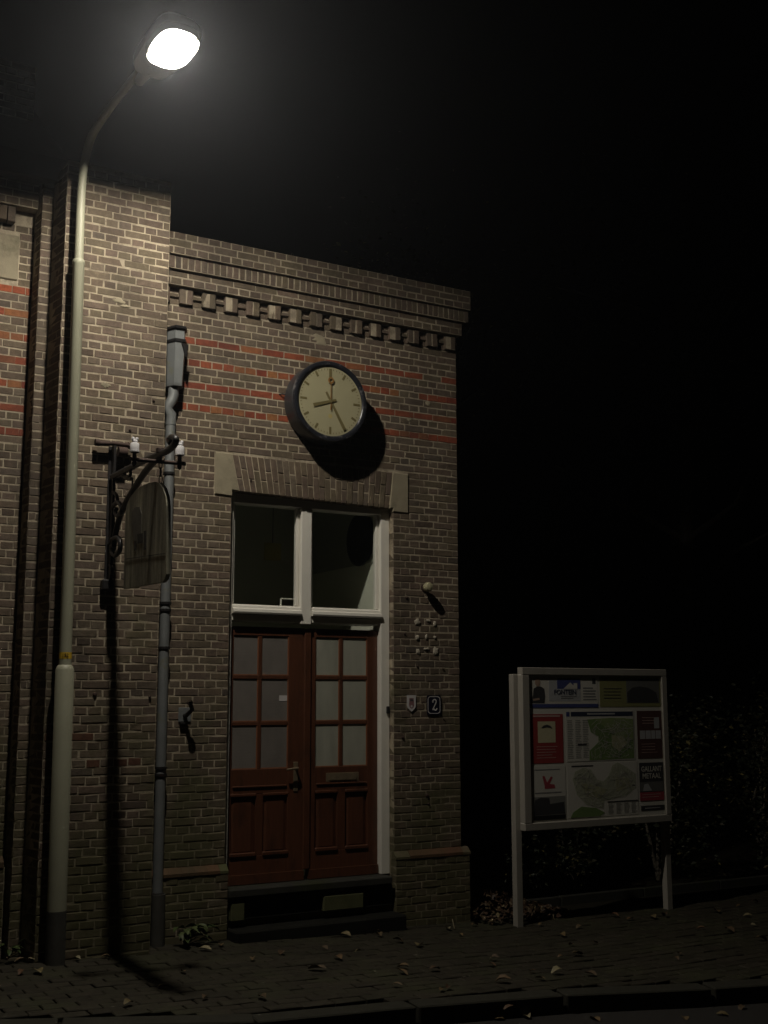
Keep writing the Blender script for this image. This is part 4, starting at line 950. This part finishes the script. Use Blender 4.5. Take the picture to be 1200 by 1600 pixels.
def smear(px_, py_, Y, sx, sz, par, th=0.004):
    p = onY(px_, py_, Y); n = 15; vs = []; k0 = [R.uniform(0.5, 1.15) for _ in range(n)]
    for rr_, yy in ((1.0, -0.001), (0.8, -th), (0.35, -th*1.3)):
        for k in range(n): a_ = 2*math.pi*k/n; vs.append((p.x+sx*rr_*k0[k]*math.cos(a_), Y+yy, p.z+sz*rr_*k0[k]*math.sin(a_)))
    MB().add(vs, [(i*n+k, i*n+(k+1) % n, (i+1)*n+(k+1) % n, (i+1)*n+k) for i in range(2) for k in range(n)]+[tuple(range(2*n, 3*n))]).build('cement_patch', 'stone', par)
smear(500, 531, 0.0, 0.075, 0.055, annex); smear(185, 470, PY, 0.06, 0.022, stn); smear(195, 478, PY, 0.05, 0.016, stn); smear(165, 602, PY, 0.04, 0.03, stn); smear(640, 655, 0, 0.03, 0.02, annex); smear(668, 630, 0, 0.03, 0.025, annex)
for px_, py_, r_ in ((635, 934, .012), (632, 990, .009), (652, 1041, .009), (692, 1045, .007), (629, 1152, .012), (667, 1243, .016), (669, 1256, .010), (392, 751, .008), (500, 566, .006), (693, 1123, .007)):
    p = onY(px_, py_, 0); MB().lathe([(r_, 0.002), (r_, -0.006), (r_*0.55, -0.012)], (p.x, 0, p.z), 'Y', 9).build('wall_bolt', 'rust', annex)
for px_, py_, r_ in ((203, 672, .011), (240, 626, .010), (148, 1085, .016), (234, 1089, .010)):
    p = onY(px_, py_, PY); MB().lathe([(r_, 0.002), (r_, -0.006), (r_*0.55, -0.012)], (p.x, PY, p.z), 'Y', 9).build('wall_bolt', 'rust', stn)
# =================================================================== NOTICE BOARD
BY = -0.47
nbd = empty('notice_board', (1.05, BY, 0)); tag(nbd, 'glazed town map notice board with adverts on two posts', 'notice board')
TL, TR, BR, BL = onY(801, 1046, BY), onY(1037, 1043, BY), onY(1048, 1281, BY), onY(821, 1300, BY)
X0, X1, Z0, Z1 = (TL.x+BL.x)/2+0.02, (TR.x+BR.x)/2-0.01, (BR.z+BL.z)/2, (TL.z+TR.z)/2
pw = 0.066
for xx, nm in ((X0-0.045, 'post'), (X1-0.026, 'post')): MB().box(xx, xx+pw, BY+0.034, BY+0.096, -0.15, Z1-0.055, 0.006).build(nm, 'boardmetal', nbd)
fb = 0.062
MB().box(X0+0.002, X1-0.002, BY-0.020, BY+0.028, Z0+0.002, Z1-0.002).build('backing_panel', 'paper', nbd)
def fr(nm, *a): return MB().box(*a, 0.005).build(nm, 'boardmetal', nbd)
fr('frame_top', X0, X1, BY-0.038, BY+0.032, Z1-fb, Z1); fr('frame_bottom', X0, X1, BY-0.038, BY+0.032, Z0, Z0+fb)
fr('frame_side', X0, X0+fb+0.012, BY-0.0375, BY+0.031, Z0+fb, Z1-fb); fr('frame_side', X1-fb, X1, BY-0.0375, BY+0.031, Z0+fb, Z1-fb)
GX0, GX1, GZ0, GZ1 = X0+fb+0.012, X1-fb, Z0+fb, Z1-fb
MB().box(GX0+0.001, GX1-0.001, BY-0.032, BY-0.029, GZ0+0.001, GZ1-0.001).build('glass_pane', 'boardglass', nbd)
YP = BY-0.0205
def uv(u, v): return GX0+(GX1-GX0)*u, GZ1-(GZ1-GZ0)*v
def rect(nm, u0, u1, v0, v1, mat, par, lay=1):
    a, b_ = uv(u0, v1), uv(u1, v0); y = YP-0.0008*lay
    return MB().box(a[0], b_[0], y-0.0006, y, a[1], b_[1]).build(nm, mat, par)
def poly(nm, uvs, mat, par, lay=2):
    y = YP-0.0008*lay; return MB().prism([(uv(u, v)[0], y, uv(u, v)[1]) for u, v in uvs], (0, -0.0006, 0)).build(nm, mat, par)
def txt(body, u, v, size, mat, par, lay=3, sx=1.0, bold=0.0):
    a = uv(u, v); return text_mesh('lettering', body, size, mat, par, (a[0], YP-0.0008*lay-0.0007, a[1]), (1, 0, 0), (0, 0, 1), 0.0002, sx, bold=bold)
def lines(par, u0, u1, v0, v1, n, mat, lay=2, fill=0.5, ragged=0.3):
    for k in range(n):
        v = v0+(v1-v0)*k/n; rect('text_line', u0, u1-(u1-u0)*ragged*R.random(), v, v+(v1-v0)/n*fill, mat, par, lay)
p = rect('estate_poster', 0.005, 0.505, 0.008, 0.225, 'paper', nbd)
rect('blue_strip', 0.005, 0.505, 0.200, 0.225, 'p_blue', p, 2); rect('logo_panel', 0.145, 0.375, 0.030, 0.180, 'p_grey', p, 2)
rect('logo_blue', 0.205, 0.375, 0.022, 0.095, 'p_blue', p, 3); poly('logo_roof', [(0.25, 0.095), (0.30, 0.05), (0.325, 0.072), (0.325, 0.055), (0.352, 0.055), (0.352, 0.095)], 'paper', p, 4)
txt('FONTEIN', 0.262, 0.120, 0.058, 'p_navy', p, 4, 1.0, 0.0008); lines(p, 0.23, 0.35, 0.145, 0.17, 2, 'p_text', 3)
rect('code_block', 0.465, 0.490, 0.02, 0.06, 'p_dark', p, 2); lines(p, 0.395, 0.495, 0.085, 0.185, 5, 'p_text', 2, 0.45)
poly('figure_suit', [(0.015, 0.195), (0.012, 0.165), (0.030, 0.15), (0.036, 0.095), (0.060, 0.080), (0.088, 0.080), (0.112, 0.095), (0.118, 0.15), (0.112, 0.195)], 'p_dark', p, 2)
poly('figure_head', [(0.065+0.019*math.cos(t_*0.6283), 0.050+0.030*math.sin(t_*0.6283)) for t_ in range(10)], 'p_skin', p, 3); poly('figure_hands', [(0.03, 0.165), (0.075, 0.158), (0.078, 0.172), (0.032, 0.178)], 'p_skin', p, 3)
p = rect('olive_poster', 0.520, 0.995, 0.004, 0.222, 'p_olive', nbd)
rect('car_photo', 0.725, 0.985, 0.020, 0.195, 'p_photo', p, 2); poly('car_shape', [(0.73, 0.19), (0.73, 0.12), (0.77, 0.085), (0.83, 0.075), (0.90, 0.085), (0.96, 0.12), (0.975, 0.19)], 'p_dark', p, 3); lines(p, 0.55, 0.70, 0.09, 0.18, 4, 'p_dark', 2, 0.25)
p = rect('red_poster', 0.012, 0.240, 0.270, 0.605, 'p_red', nbd)
rect('portrait_card', 0.060, 0.185, 0.320, 0.465, 'p_cream', p, 2); poly('hat_sketch', [(0.085, 0.365), (0.10, 0.348), (0.125, 0.342), (0.15, 0.350), (0.165, 0.372), (0.15, 0.366), (0.125, 0.360), (0.10, 0.366)], 'p_dark', p, 3)
lines(p, 0.030, 0.22, 0.278, 0.300, 1, 'p_palered', 2, 0.5, 0.05); lines(p, 0.05, 0.20, 0.49, 0.585, 5, 'p_palered', 2, 0.2)
p = rect('town_map', 0.262, 0.775, 0.252, 0.600, 'paper', nbd)
rect('map_header', 0.300, 0.768, 0.256, 0.288, 'p_navy', p, 2); rect('header_crest', 0.266, 0.290, 0.256, 0.288, 'p_blue', p, 2); lines(p, 0.42, 0.63, 0.266, 0.276, 1, 'p_grey', 3, 1.0, 0)
poly('map_green', [(0.42, 0.31), (0.60, 0.30), (0.768, 0.31), (0.768, 0.590), (0.43, 0.595), (0.43, 0.53), (0.50, 0.47), (0.50, 0.43), (0.445, 0.40)], 'p_green', p, 2)
poly('map_fields', [(0.47, 0.305), (0.70, 0.302), (0.768, 0.32), (0.768, 0.46), (0.68, 0.44), (0.60, 0.405)], 'p_green2', p, 3)
poly('map_town', [(0.60, 0.42), (0.68, 0.43), (0.72, 0.48), (0.66, 0.54), (0.60, 0.50)], 'p_maptan', p, 4)
for a in (0.272, 0.330, 0.385): lines(p, a, a+0.045, 0.315, 0.585, 22, 'p_shade', 2, 0.35)
rect('index_bar', 0.345, 0.410, 0.478, 0.490, 'p_dark', p, 3)
p = rect('district_map', 0.262, 0.790, 0.612, 0.985, 'paper', nbd)
poly('map_villages', [(0.30, 0.72), (0.32, 0.67), (0.38, 0.645), (0.44, 0.66), (0.48, 0.73), (0.53, 0.745), (0.57, 0.70), (0.60, 0.635), (0.64, 0.615), (0.72, 0.66), (0.775, 0.70), (0.775, 0.80), (0.70, 0.85), (0.58, 0.87), (0.53, 0.88), (0.52, 0.93), (0.40, 0.90), (0.33, 0.83)], 'p_mapgrey', p, 2)
poly('map_patch', [(0.36, 0.75), (0.46, 0.77), (0.55, 0.80), (0.50, 0.86), (0.40, 0.84)], 'p_maptan', p, 3); poly('map_patch', [(0.62, 0.72), (0.72, 0.73), (0.74, 0.79), (0.62, 0.82)], 'p_maptan', p, 3)
poly('map_woods', [(0.30, 0.945), (0.36, 0.91), (0.47, 0.925), (0.53, 0.96), (0.50, 0.982), (0.28, 0.982)], 'p_green', p, 3)
rect('map_title', 0.295, 0.455, 0.628, 0.638, 'p_dark', p, 2); rect('index_header', 0.555, 0.785, 0.884, 0.892, 'p_dark', p, 3); rect('scale_bar', 0.70, 0.775, 0.776, 0.784, 'p_dark', p, 3)
for a in (0.56, 0.62, 0.68, 0.735): lines(p, a, a+0.042, 0.90, 0.978, 9, 'p_shade', 2, 0.4)
def inside(pt, pg):
    c_ = False
    for (x1, y1), (x2, y2) in zip(pg, pg[1:]+pg[:1]):
        if (y1 > pt[1]) != (y2 > pt[1]) and pt[0] < (x2-x1)*(pt[1]-y1)/(y2-y1)+x1: c_ = not c_
    return c_
def streets(pg, par, n, mat, seed, wd=0.0022, step=0.012):
    r_ = random.Random(seed); mb = MB(); us = [p_[0] for p_ in pg]; vs_ = [p_[1] for p_ in pg]; y = YP-0.0008*5
    for _ in range(n):
        a = [r_.uniform(min(us), max(us)), r_.uniform(min(vs_), max(vs_))]; th = r_.choice((0.3, 1.87, 0.9, 2.5))+r_.uniform(-.25, .25); w_ = wd*r_.uniform(0.5, 1.4)
        for k in range(r_.randint(3, 12)):
            th += r_.uniform(-.25, .25); b2 = [a[0]+math.cos(th)*step, a[1]+math.sin(th)*step]
            if inside(a, pg) and inside(b2, pg):
                A, B = uv(*a), uv(*b2); d = Vector((B[0]-A[0], B[1]-A[1])); q_ = Vector((-d.y, d.x)).normalized()*w_/2
                mb.add([(A[0]+q_.x, y, A[1]+q_.y), (B[0]+q_.x, y, B[1]+q_.y), (B[0]-q_.x, y, B[1]-q_.y), (A[0]-q_.x, y, A[1]-q_.y)], [(0, 1, 2, 3)])
            a = b2
    o = mb.build('map_streets', mat, par); o['kind'] = 'stuff'; return o
TM = [(0.43, 0.31), (0.765, 0.31), (0.765, 0.585), (0.44, 0.59), (0.44, 0.53), (0.50, 0.47), (0.50, 0.43), (0.45, 0.40)]
DM = [(0.30, 0.72), (0.32, 0.67), (0.38, 0.645), (0.44, 0.66), (0.48, 0.73), (0.53, 0.745), (0.57, 0.70), (0.60, 0.635), (0.64, 0.615), (0.72, 0.66), (0.775, 0.70), (0.775, 0.80), (0.70, 0.85), (0.58, 0.87), (0.53, 0.88), (0.52, 0.93), (0.40, 0.90), (0.33, 0.83)]
tm = [o_ for o_ in nbd.children if o_.name.startswith('town_map')][0]
streets(TM, tm, 120, 'paper', 5, 0.003); streets(TM, tm, 50, 'p_shade', 6, 0.0016); streets(DM, p, 190, 'paper', 7, 0.003); streets(DM, p, 120, 'p_text', 8, 0.0014)
p = rect('brown_poster', 0.800, 0.995, 0.252, 0.595, 'p_brown', nbd)
for a, b_ in ((0.82, 0.86), (0.865, 0.905), (0.91, 0.94), (0.945, 0.985)): rect('photo_card', a, b_, 0.395, 0.455, 'p_grey', p, 2)
rect('photo_card', 0.935, 0.975, 0.30, 0.38, 'p_grey', p, 2); lines(p, 0.84, 0.96, 0.30, 0.36, 3, 'p_palered', 2, 0.2); lines(p, 0.83, 0.97, 0.49, 0.57, 4, 'p_palered', 2, 0.15)
p = rect('metal_firm_poster', 0.805, 0.995, 0.625, 0.895, 'p_dark', nbd)
txt('GALLANT', 0.900, 0.672, 0.064, 'paper', p, 3, 0.84, 0.0012); txt('METAAL', 0.900, 0.722, 0.064, 'paper', p, 3, 0.92, 0.0012)
rect('workshop_photo', 0.810, 0.990, 0.762, 0.830, 'p_photo', p, 2); poly('photo_shape', [(0.83, 0.825), (0.84, 0.78), (0.87, 0.775), (0.885, 0.80), (0.90, 0.825)], 'p_grey', p, 3); rect('red_block', 0.805, 0.995, 0.835, 0.895, 'p_crimson', p, 2); lines(p, 0.82, 0.98, 0.85, 0.885, 2, 'p_palered', 3, 0.2)
p = rect('slim_poster', 0.810, 0.995, 0.930, 0.965, 'p_dark', nbd); lines(p, 0.84, 0.96, 0.945, 0.955, 1, 'p_grey', 2, 0.6, 0)
p = rect('white_poster', 0.012, 0.250, 0.625, 0.990, 'paper', nbd)
poly('red_logo', [(0.10, 0.76), (0.085, 0.69), (0.10, 0.69), (0.118, 0.735), (0.145, 0.695), (0.158, 0.70), (0.135, 0.745), (0.170, 0.75), (0.175, 0.775), (0.10, 0.778)], 'p_crimson', p, 2)
lines(p, 0.03, 0.22, 0.80, 0.815, 1, 'p_text', 2, 0.5, 0.1); lines(p, 0.03, 0.22, 0.645, 0.66, 1, 'p_text', 2, 0.4, 0.1)
rect('building_photo', 0.018, 0.245, 0.830, 0.985, 'p_shade', p, 2); poly('building_shape', [(0.02, 0.95), (0.03, 0.85), (0.07, 0.835), (0.13, 0.84), (0.135, 0.88), (0.235, 0.87), (0.24, 0.95)], 'p_dark', p, 3); rect('street_shape', 0.018, 0.245, 0.955, 0.985, 'black', p, 3)

# =================================================================== LEAVES, WEEDS, SHRUBS, TREE
def leaf_geo(l, wd, curl, rnd, seg=3):
    vs = []; fs = []
    for i in range(seg+1):
        t_ = i/seg; w_ = wd*math.sin(math.pi*min(0.97, 0.06+t_*0.93))**0.8; z = curl*math.sin(t_*math.pi)*0.6+curl*0.3*t_
        vs += [(l*(t_-0.5), -w_/2, z+abs(w_)*0.25+rnd.uniform(-.1, .1)*wd*0.3), (l*(t_-0.5), 0, z), (l*(t_-0.5), w_/2, z+abs(w_)*0.25+rnd.uniform(-.1, .1)*wd*0.3)]
    for i in range(seg):
        a = 3*i; fs += [(a, a+3, a+4, a+1), (a+1, a+4, a+5, a+2)]
    return vs, fs
leaf_lib = [MB().add(*leaf_geo(R.uniform(.055, .085), R.uniform(.035, .055), R.uniform(.004, .022), R)).mesh('fallen_leaf', 'deadleaf') for _ in range(10)]
def fallen(px_, py_, road=False):
    p = onG(px_, py_, -0.125 if road else 0.0); 
    o = bpy.data.objects.new('fallen_leaf', R.choice(leaf_lib)); COL.objects.link(o)
    o.location = (p.x, p.y, p.z+0.006); o.rotation_euler = (R.uniform(-.35, .35), R.uniform(-.35, .35), R.uniform(0, 6.28)); s = R.uniform(0.75, 1.35); o.scale = (s, s, s)
    lab = 'fallen autumn leaf lying on the dark road below the kerb' if road else 'fallen autumn leaf lying on the brick pavement'
    tag(o, lab, 'leaf', 'fallen leaves on the road' if road else 'fallen leaves on the pavement')
for p in ((540, 1462), (588, 1459), (592, 1463), (622, 1472), (655, 1478), (622, 1452), (778, 1432), (786, 1534), (795, 1576), (700, 1545), (629, 1512), (500, 1515), (492, 1515), (253, 1542), (320, 1560), (1058, 1499), (1095, 1452), (1140, 1455), (1178, 1447), (1180, 1410), (1155, 1416), (1020, 1434), (960, 1432), (1040, 1432), (985, 1437), (845, 1446), (905, 1450), (742, 1447), (700, 1452), (720, 1462), (880, 1462), (930, 1475), (690, 1548), (620, 1541), (440, 1490), (395, 1500), (345, 1478), (30, 1502), (15, 1498), (48, 1500), (165, 1497), (120, 1500), (60, 1520), (1120, 1425), (1168, 1432), (1190, 1470), (870, 1520), (410, 1560), (200, 1570), (560, 1488)): fallen(*p)
for _ in range(16):
    fallen(R.uniform(20, 1190), R.uniform(1470, 1535))
for p in ((640, 1590), (720, 1588), (745, 1578), (860, 1574), (900, 1582), (1012, 1562), (1050, 1560), (1105, 1560), (1180, 1553), (1190, 1558), (990, 1572), (1070, 1590), (1130, 1585), (780, 1592), (930, 1592), (1160, 1575), (825, 1590), (960, 1566)): fallen(p[0], p[1]+4, True)
# heap of leaves in the corner behind the left post
hp_ = MB(); c0 = onG(775, 1440)
for _ in range(700):
    x = R.uniform(0.06, 0.98); y = R.uniform(-0.30, 0.62); hgt = 0.20*max(0, 1-abs(x-0.35)/0.62)*max(0, 1-abs(y-0.25)/0.6)
    vs, fs = leaf_geo(R.uniform(.05, .09), R.uniform(.035, .06), R.uniform(.005, .03), R, 2)
    mt = Matrix.Translation((x, y, -0.02+hgt*R.uniform(0.35, 1.0)+0.008)) @ Matrix.Rotation(R.uniform(0, 6.28), 4, 'Z') @ Matrix.Rotation(R.uniform(-.9, .9), 4, 'X') @ Matrix.Rotation(R.uniform(-.9, .9), 4, 'Y')
    hp_.add([mt @ Vector(v) for v in vs], fs)
o = hp_.build('leaf_litter', 'litter'); tag(o, 'heap of brown fallen leaves in the corner beside the notice board post', 'leaves', kind='stuff')
a, b_ = onG(704, 1432), onG(710, 1452)
tw_ = MB().tube([(a.x, a.y+0.02, a.z+0.04), ((a.x+b_.x)/2, (a.y+b_.y)/2, a.z+0.03), (b_.x, b_.y, b_.z+0.006)], [0.003, 0.004, 0.003], 6).build('dry_twig', 'stick'); tag(tw_, 'short pale dry twig at the foot of the annex corner', 'twig')
# weeds
def weed(name, label, base, n, size, spread_):
    e = empty(name, base); tag(e, label, 'weed', 'weeds at the foot of the wall')
    for k in range(n):
        th = R.uniform(math.pi*1.0, math.pi*2.05); l = size*R.uniform(0.7, 1.2); vs, fs = leaf_geo(l, l*R.uniform(0.42, 0.6), l*R.uniform(0.1, 0.3), R, 4)
        hgt = R.uniform(0.03, size*1.2); d = spread_*R.uniform(0.15, 1.0)
        o = bpy.data.objects.new('leaf', MB().add(vs, fs, True).mesh('leaf', 'greenleaf')); COL.objects.link(o); o.parent = e
        o.location = (math.cos(th)*d, math.sin(th)*d*0.6, hgt); o.rotation_euler = (R.uniform(-.5, .5), R.uniform(-0.2, 0.7), th)
        s_ = MB().tube([(0, 0, 0), (math.cos(th)*d*0.5, math.sin(th)*d*0.3, hgt*0.75), (math.cos(th)*d, math.sin(th)*d*0.6, hgt)], 0.003, 5); so = s_.build('stem', 'greenleaf', e); so.location = (0, 0, 0)
b_ = onG(288, 1476); weed('weed_plant', 'broad-leaved green weed growing at the foot of the drainpipe', (b_.x, -0.14, zg(b_.x)-0.01), 22, 0.115, 0.24)
b_ = onG(8, 1492); weed('weed_plant', 'small weed growing at the foot of the stepped wall by the lamp post', (b_.x, min(b_.y, -0.12), zg(b_.x)-0.01), 9, 0.08, 0.12)
def foliage(center, radii, n, size, mat, name, parent, rnd, clumps=18, squash=1.0):
    mb = MB(); cl_ = []
    for _ in range(clumps):
        v = Vector((rnd.gauss(0, 1), rnd.gauss(0, 1), rnd.gauss(0, 1))).normalized()*rnd.uniform(0.45, 0.95); cl_.append((v, rnd.uniform(0.22, 0.42)))
    for _ in range(n):
        v, r_ = rnd.choice(cl_); p = v+Vector((rnd.gauss(0, 1), rnd.gauss(0, 1), rnd.gauss(0, 1)))*r_*0.55
        q = Vector(center)+Vector((p.x*radii[0], p.y*radii[1], p.z*radii[2]))
        if q.z < -0.02: continue
        l = size*rnd.uniform(0.6, 1.3); w_ = l*rnd.uniform(0.4, 0.65)
        mt = Matrix.Translation(q) @ Matrix.Rotation(rnd.uniform(0, 6.28), 4, 'Z') @ Matrix.Rotation(rnd.uniform(-1.3, 1.3), 4, 'X') @ Matrix.Rotation(rnd.uniform(-1.0, 1.0), 4, 'Y')
        mb.add([mt @ Vector(t_) for t_ in ((-l/2, 0, 0), (0, -w_/2, l*.08), (l/2, 0, 0), (0, w_/2, l*.08))], [(0, 1, 2, 3)])
    return mb.build(name, mat, parent)
def shrub(label, base, radii, n, size, seed):
    r_ = random.Random(seed); e = empty('shrub', base); tag(e, label, 'shrub', 'shrubs behind the notice board')
    foliage((base[0], base[1], base[2]+radii[2]*0.95), radii, n, size, 'hedge', 'foliage', e, r_)
    for k in range(5):
        th = r_.uniform(0, 6.28); tp = Vector((base[0]+math.cos(th)*radii[0]*0.5, base[1]+math.sin(th)*radii[1]*0.5, base[2]+radii[2]*1.5))
        MB().tube([Vector(base), (Vector(base)+tp)/2+Vector((r_.uniform(-.1, .1), r_.uniform(-.1, .1), 0)), tp], [0.022, 0.015, 0.005], 6).build('stem', 'bark', e)
shrub('low shrub with a few yellow leaves under the notice board', (0.85, 0.75, -0.05), (0.52, 0.42, 0.42), 2600, 0.055, 3)
shrub('low dark shrub behind the right post of the notice board', (2.05, 1.05, -0.05), (0.55, 0.45, 0.50), 2200, 0.055, 4)
shrub('tall dark evergreen shrub right of the notice board', (3.15, 1.05, -0.05), (0.85, 0.7, 0.95), 5200, 0.06, 5)
shrub('broad dark evergreen shrub at the end of the planting bed', (4.75, 1.15, -0.05), (1.05, 0.8, 1.0), 5200, 0.06, 6)
def tree(label, base, h, r0, seed, lean=(0, 0), crown=True):
    r_ = random.Random(seed); e = empty('tree', base); tag(e, label, 'tree', 'trees behind the shrubs'); b0 = Vector(base)
    tp = [b0+Vector((lean[0]*t_*t_*h+0.10*math.sin(t_*7+seed), lean[1]*t_*h+0.08*math.cos(t_*5), h*t_)) for t_ in [i/10 for i in range(11)]]
    MB().tube(tp, [r0*(1.35 if i == 0 else 1-0.075*i) for i in range(11)], 14).build('trunk', 'bark', e)
    ends = []
    for k in range(11):
        i = r_.randint(4, 9); s = tp[i]; th = r_.uniform(0, 6.28); l = r_.uniform(1.6, 3.4)*(1.2-i*0.05)
        d = Vector((math.cos(th), math.sin(th), r_.uniform(0.3, 0.9))).normalized(); p1 = s+d*l*0.5+Vector((0, 0, 0.1)); p2 = s+d*l+Vector((r_.uniform(-.3, .3), r_.uniform(-.3, .3), r_.uniform(0.1, .6)))
        MB().tube([s, p1, p2], [r0*0.36, r0*0.2, r0*0.06], 7).build('limb', 'bark', e); ends.append(p2)
    mb = None
    if crown:
        c = tp[-2]; foliage((c.x, c.y, c.z+0.2), (3.0, 2.6, 2.6), 1500, 0.09, 'hedge', 'crown', e, r_, 40)
tb_ = onY(1068, 760, 5.2); tree('tall bare-trunked tree rising behind the tall evergreen shrub', (tb_.x, 5.2, -0.2), 9.0, 0.17, 21, (0.0, 0))
tree('slender tree standing further back beside the annex', (5.6, 10.5, -0.2), 10.0, 0.16, 22, (0.01, 0))

# =================================================================== HAZE volume added to imitate the lens glare round the lantern
hz = MB().box(-160, 160, -160, 160, -1.3, 13.0).build('glare_haze', None); hz['kind'] = 'stuff'
m = bpy.data.materials.new('glare_volume'); m.use_nodes = True; t = m.node_tree; t.nodes.remove(t.nodes['Principled BSDF'])
v = t.nodes.new('ShaderNodeVolumePrincipled'); v.inputs['Color'].default_value = (0.84, 0.90, 1.0, 1); v.inputs['Density'].default_value = HAZE; v.inputs['Anisotropy'].default_value = 0.82
t.links.new(v.outputs['Volume'], t.nodes['Material Output'].inputs['Volume']); hz.data.materials.append(m)
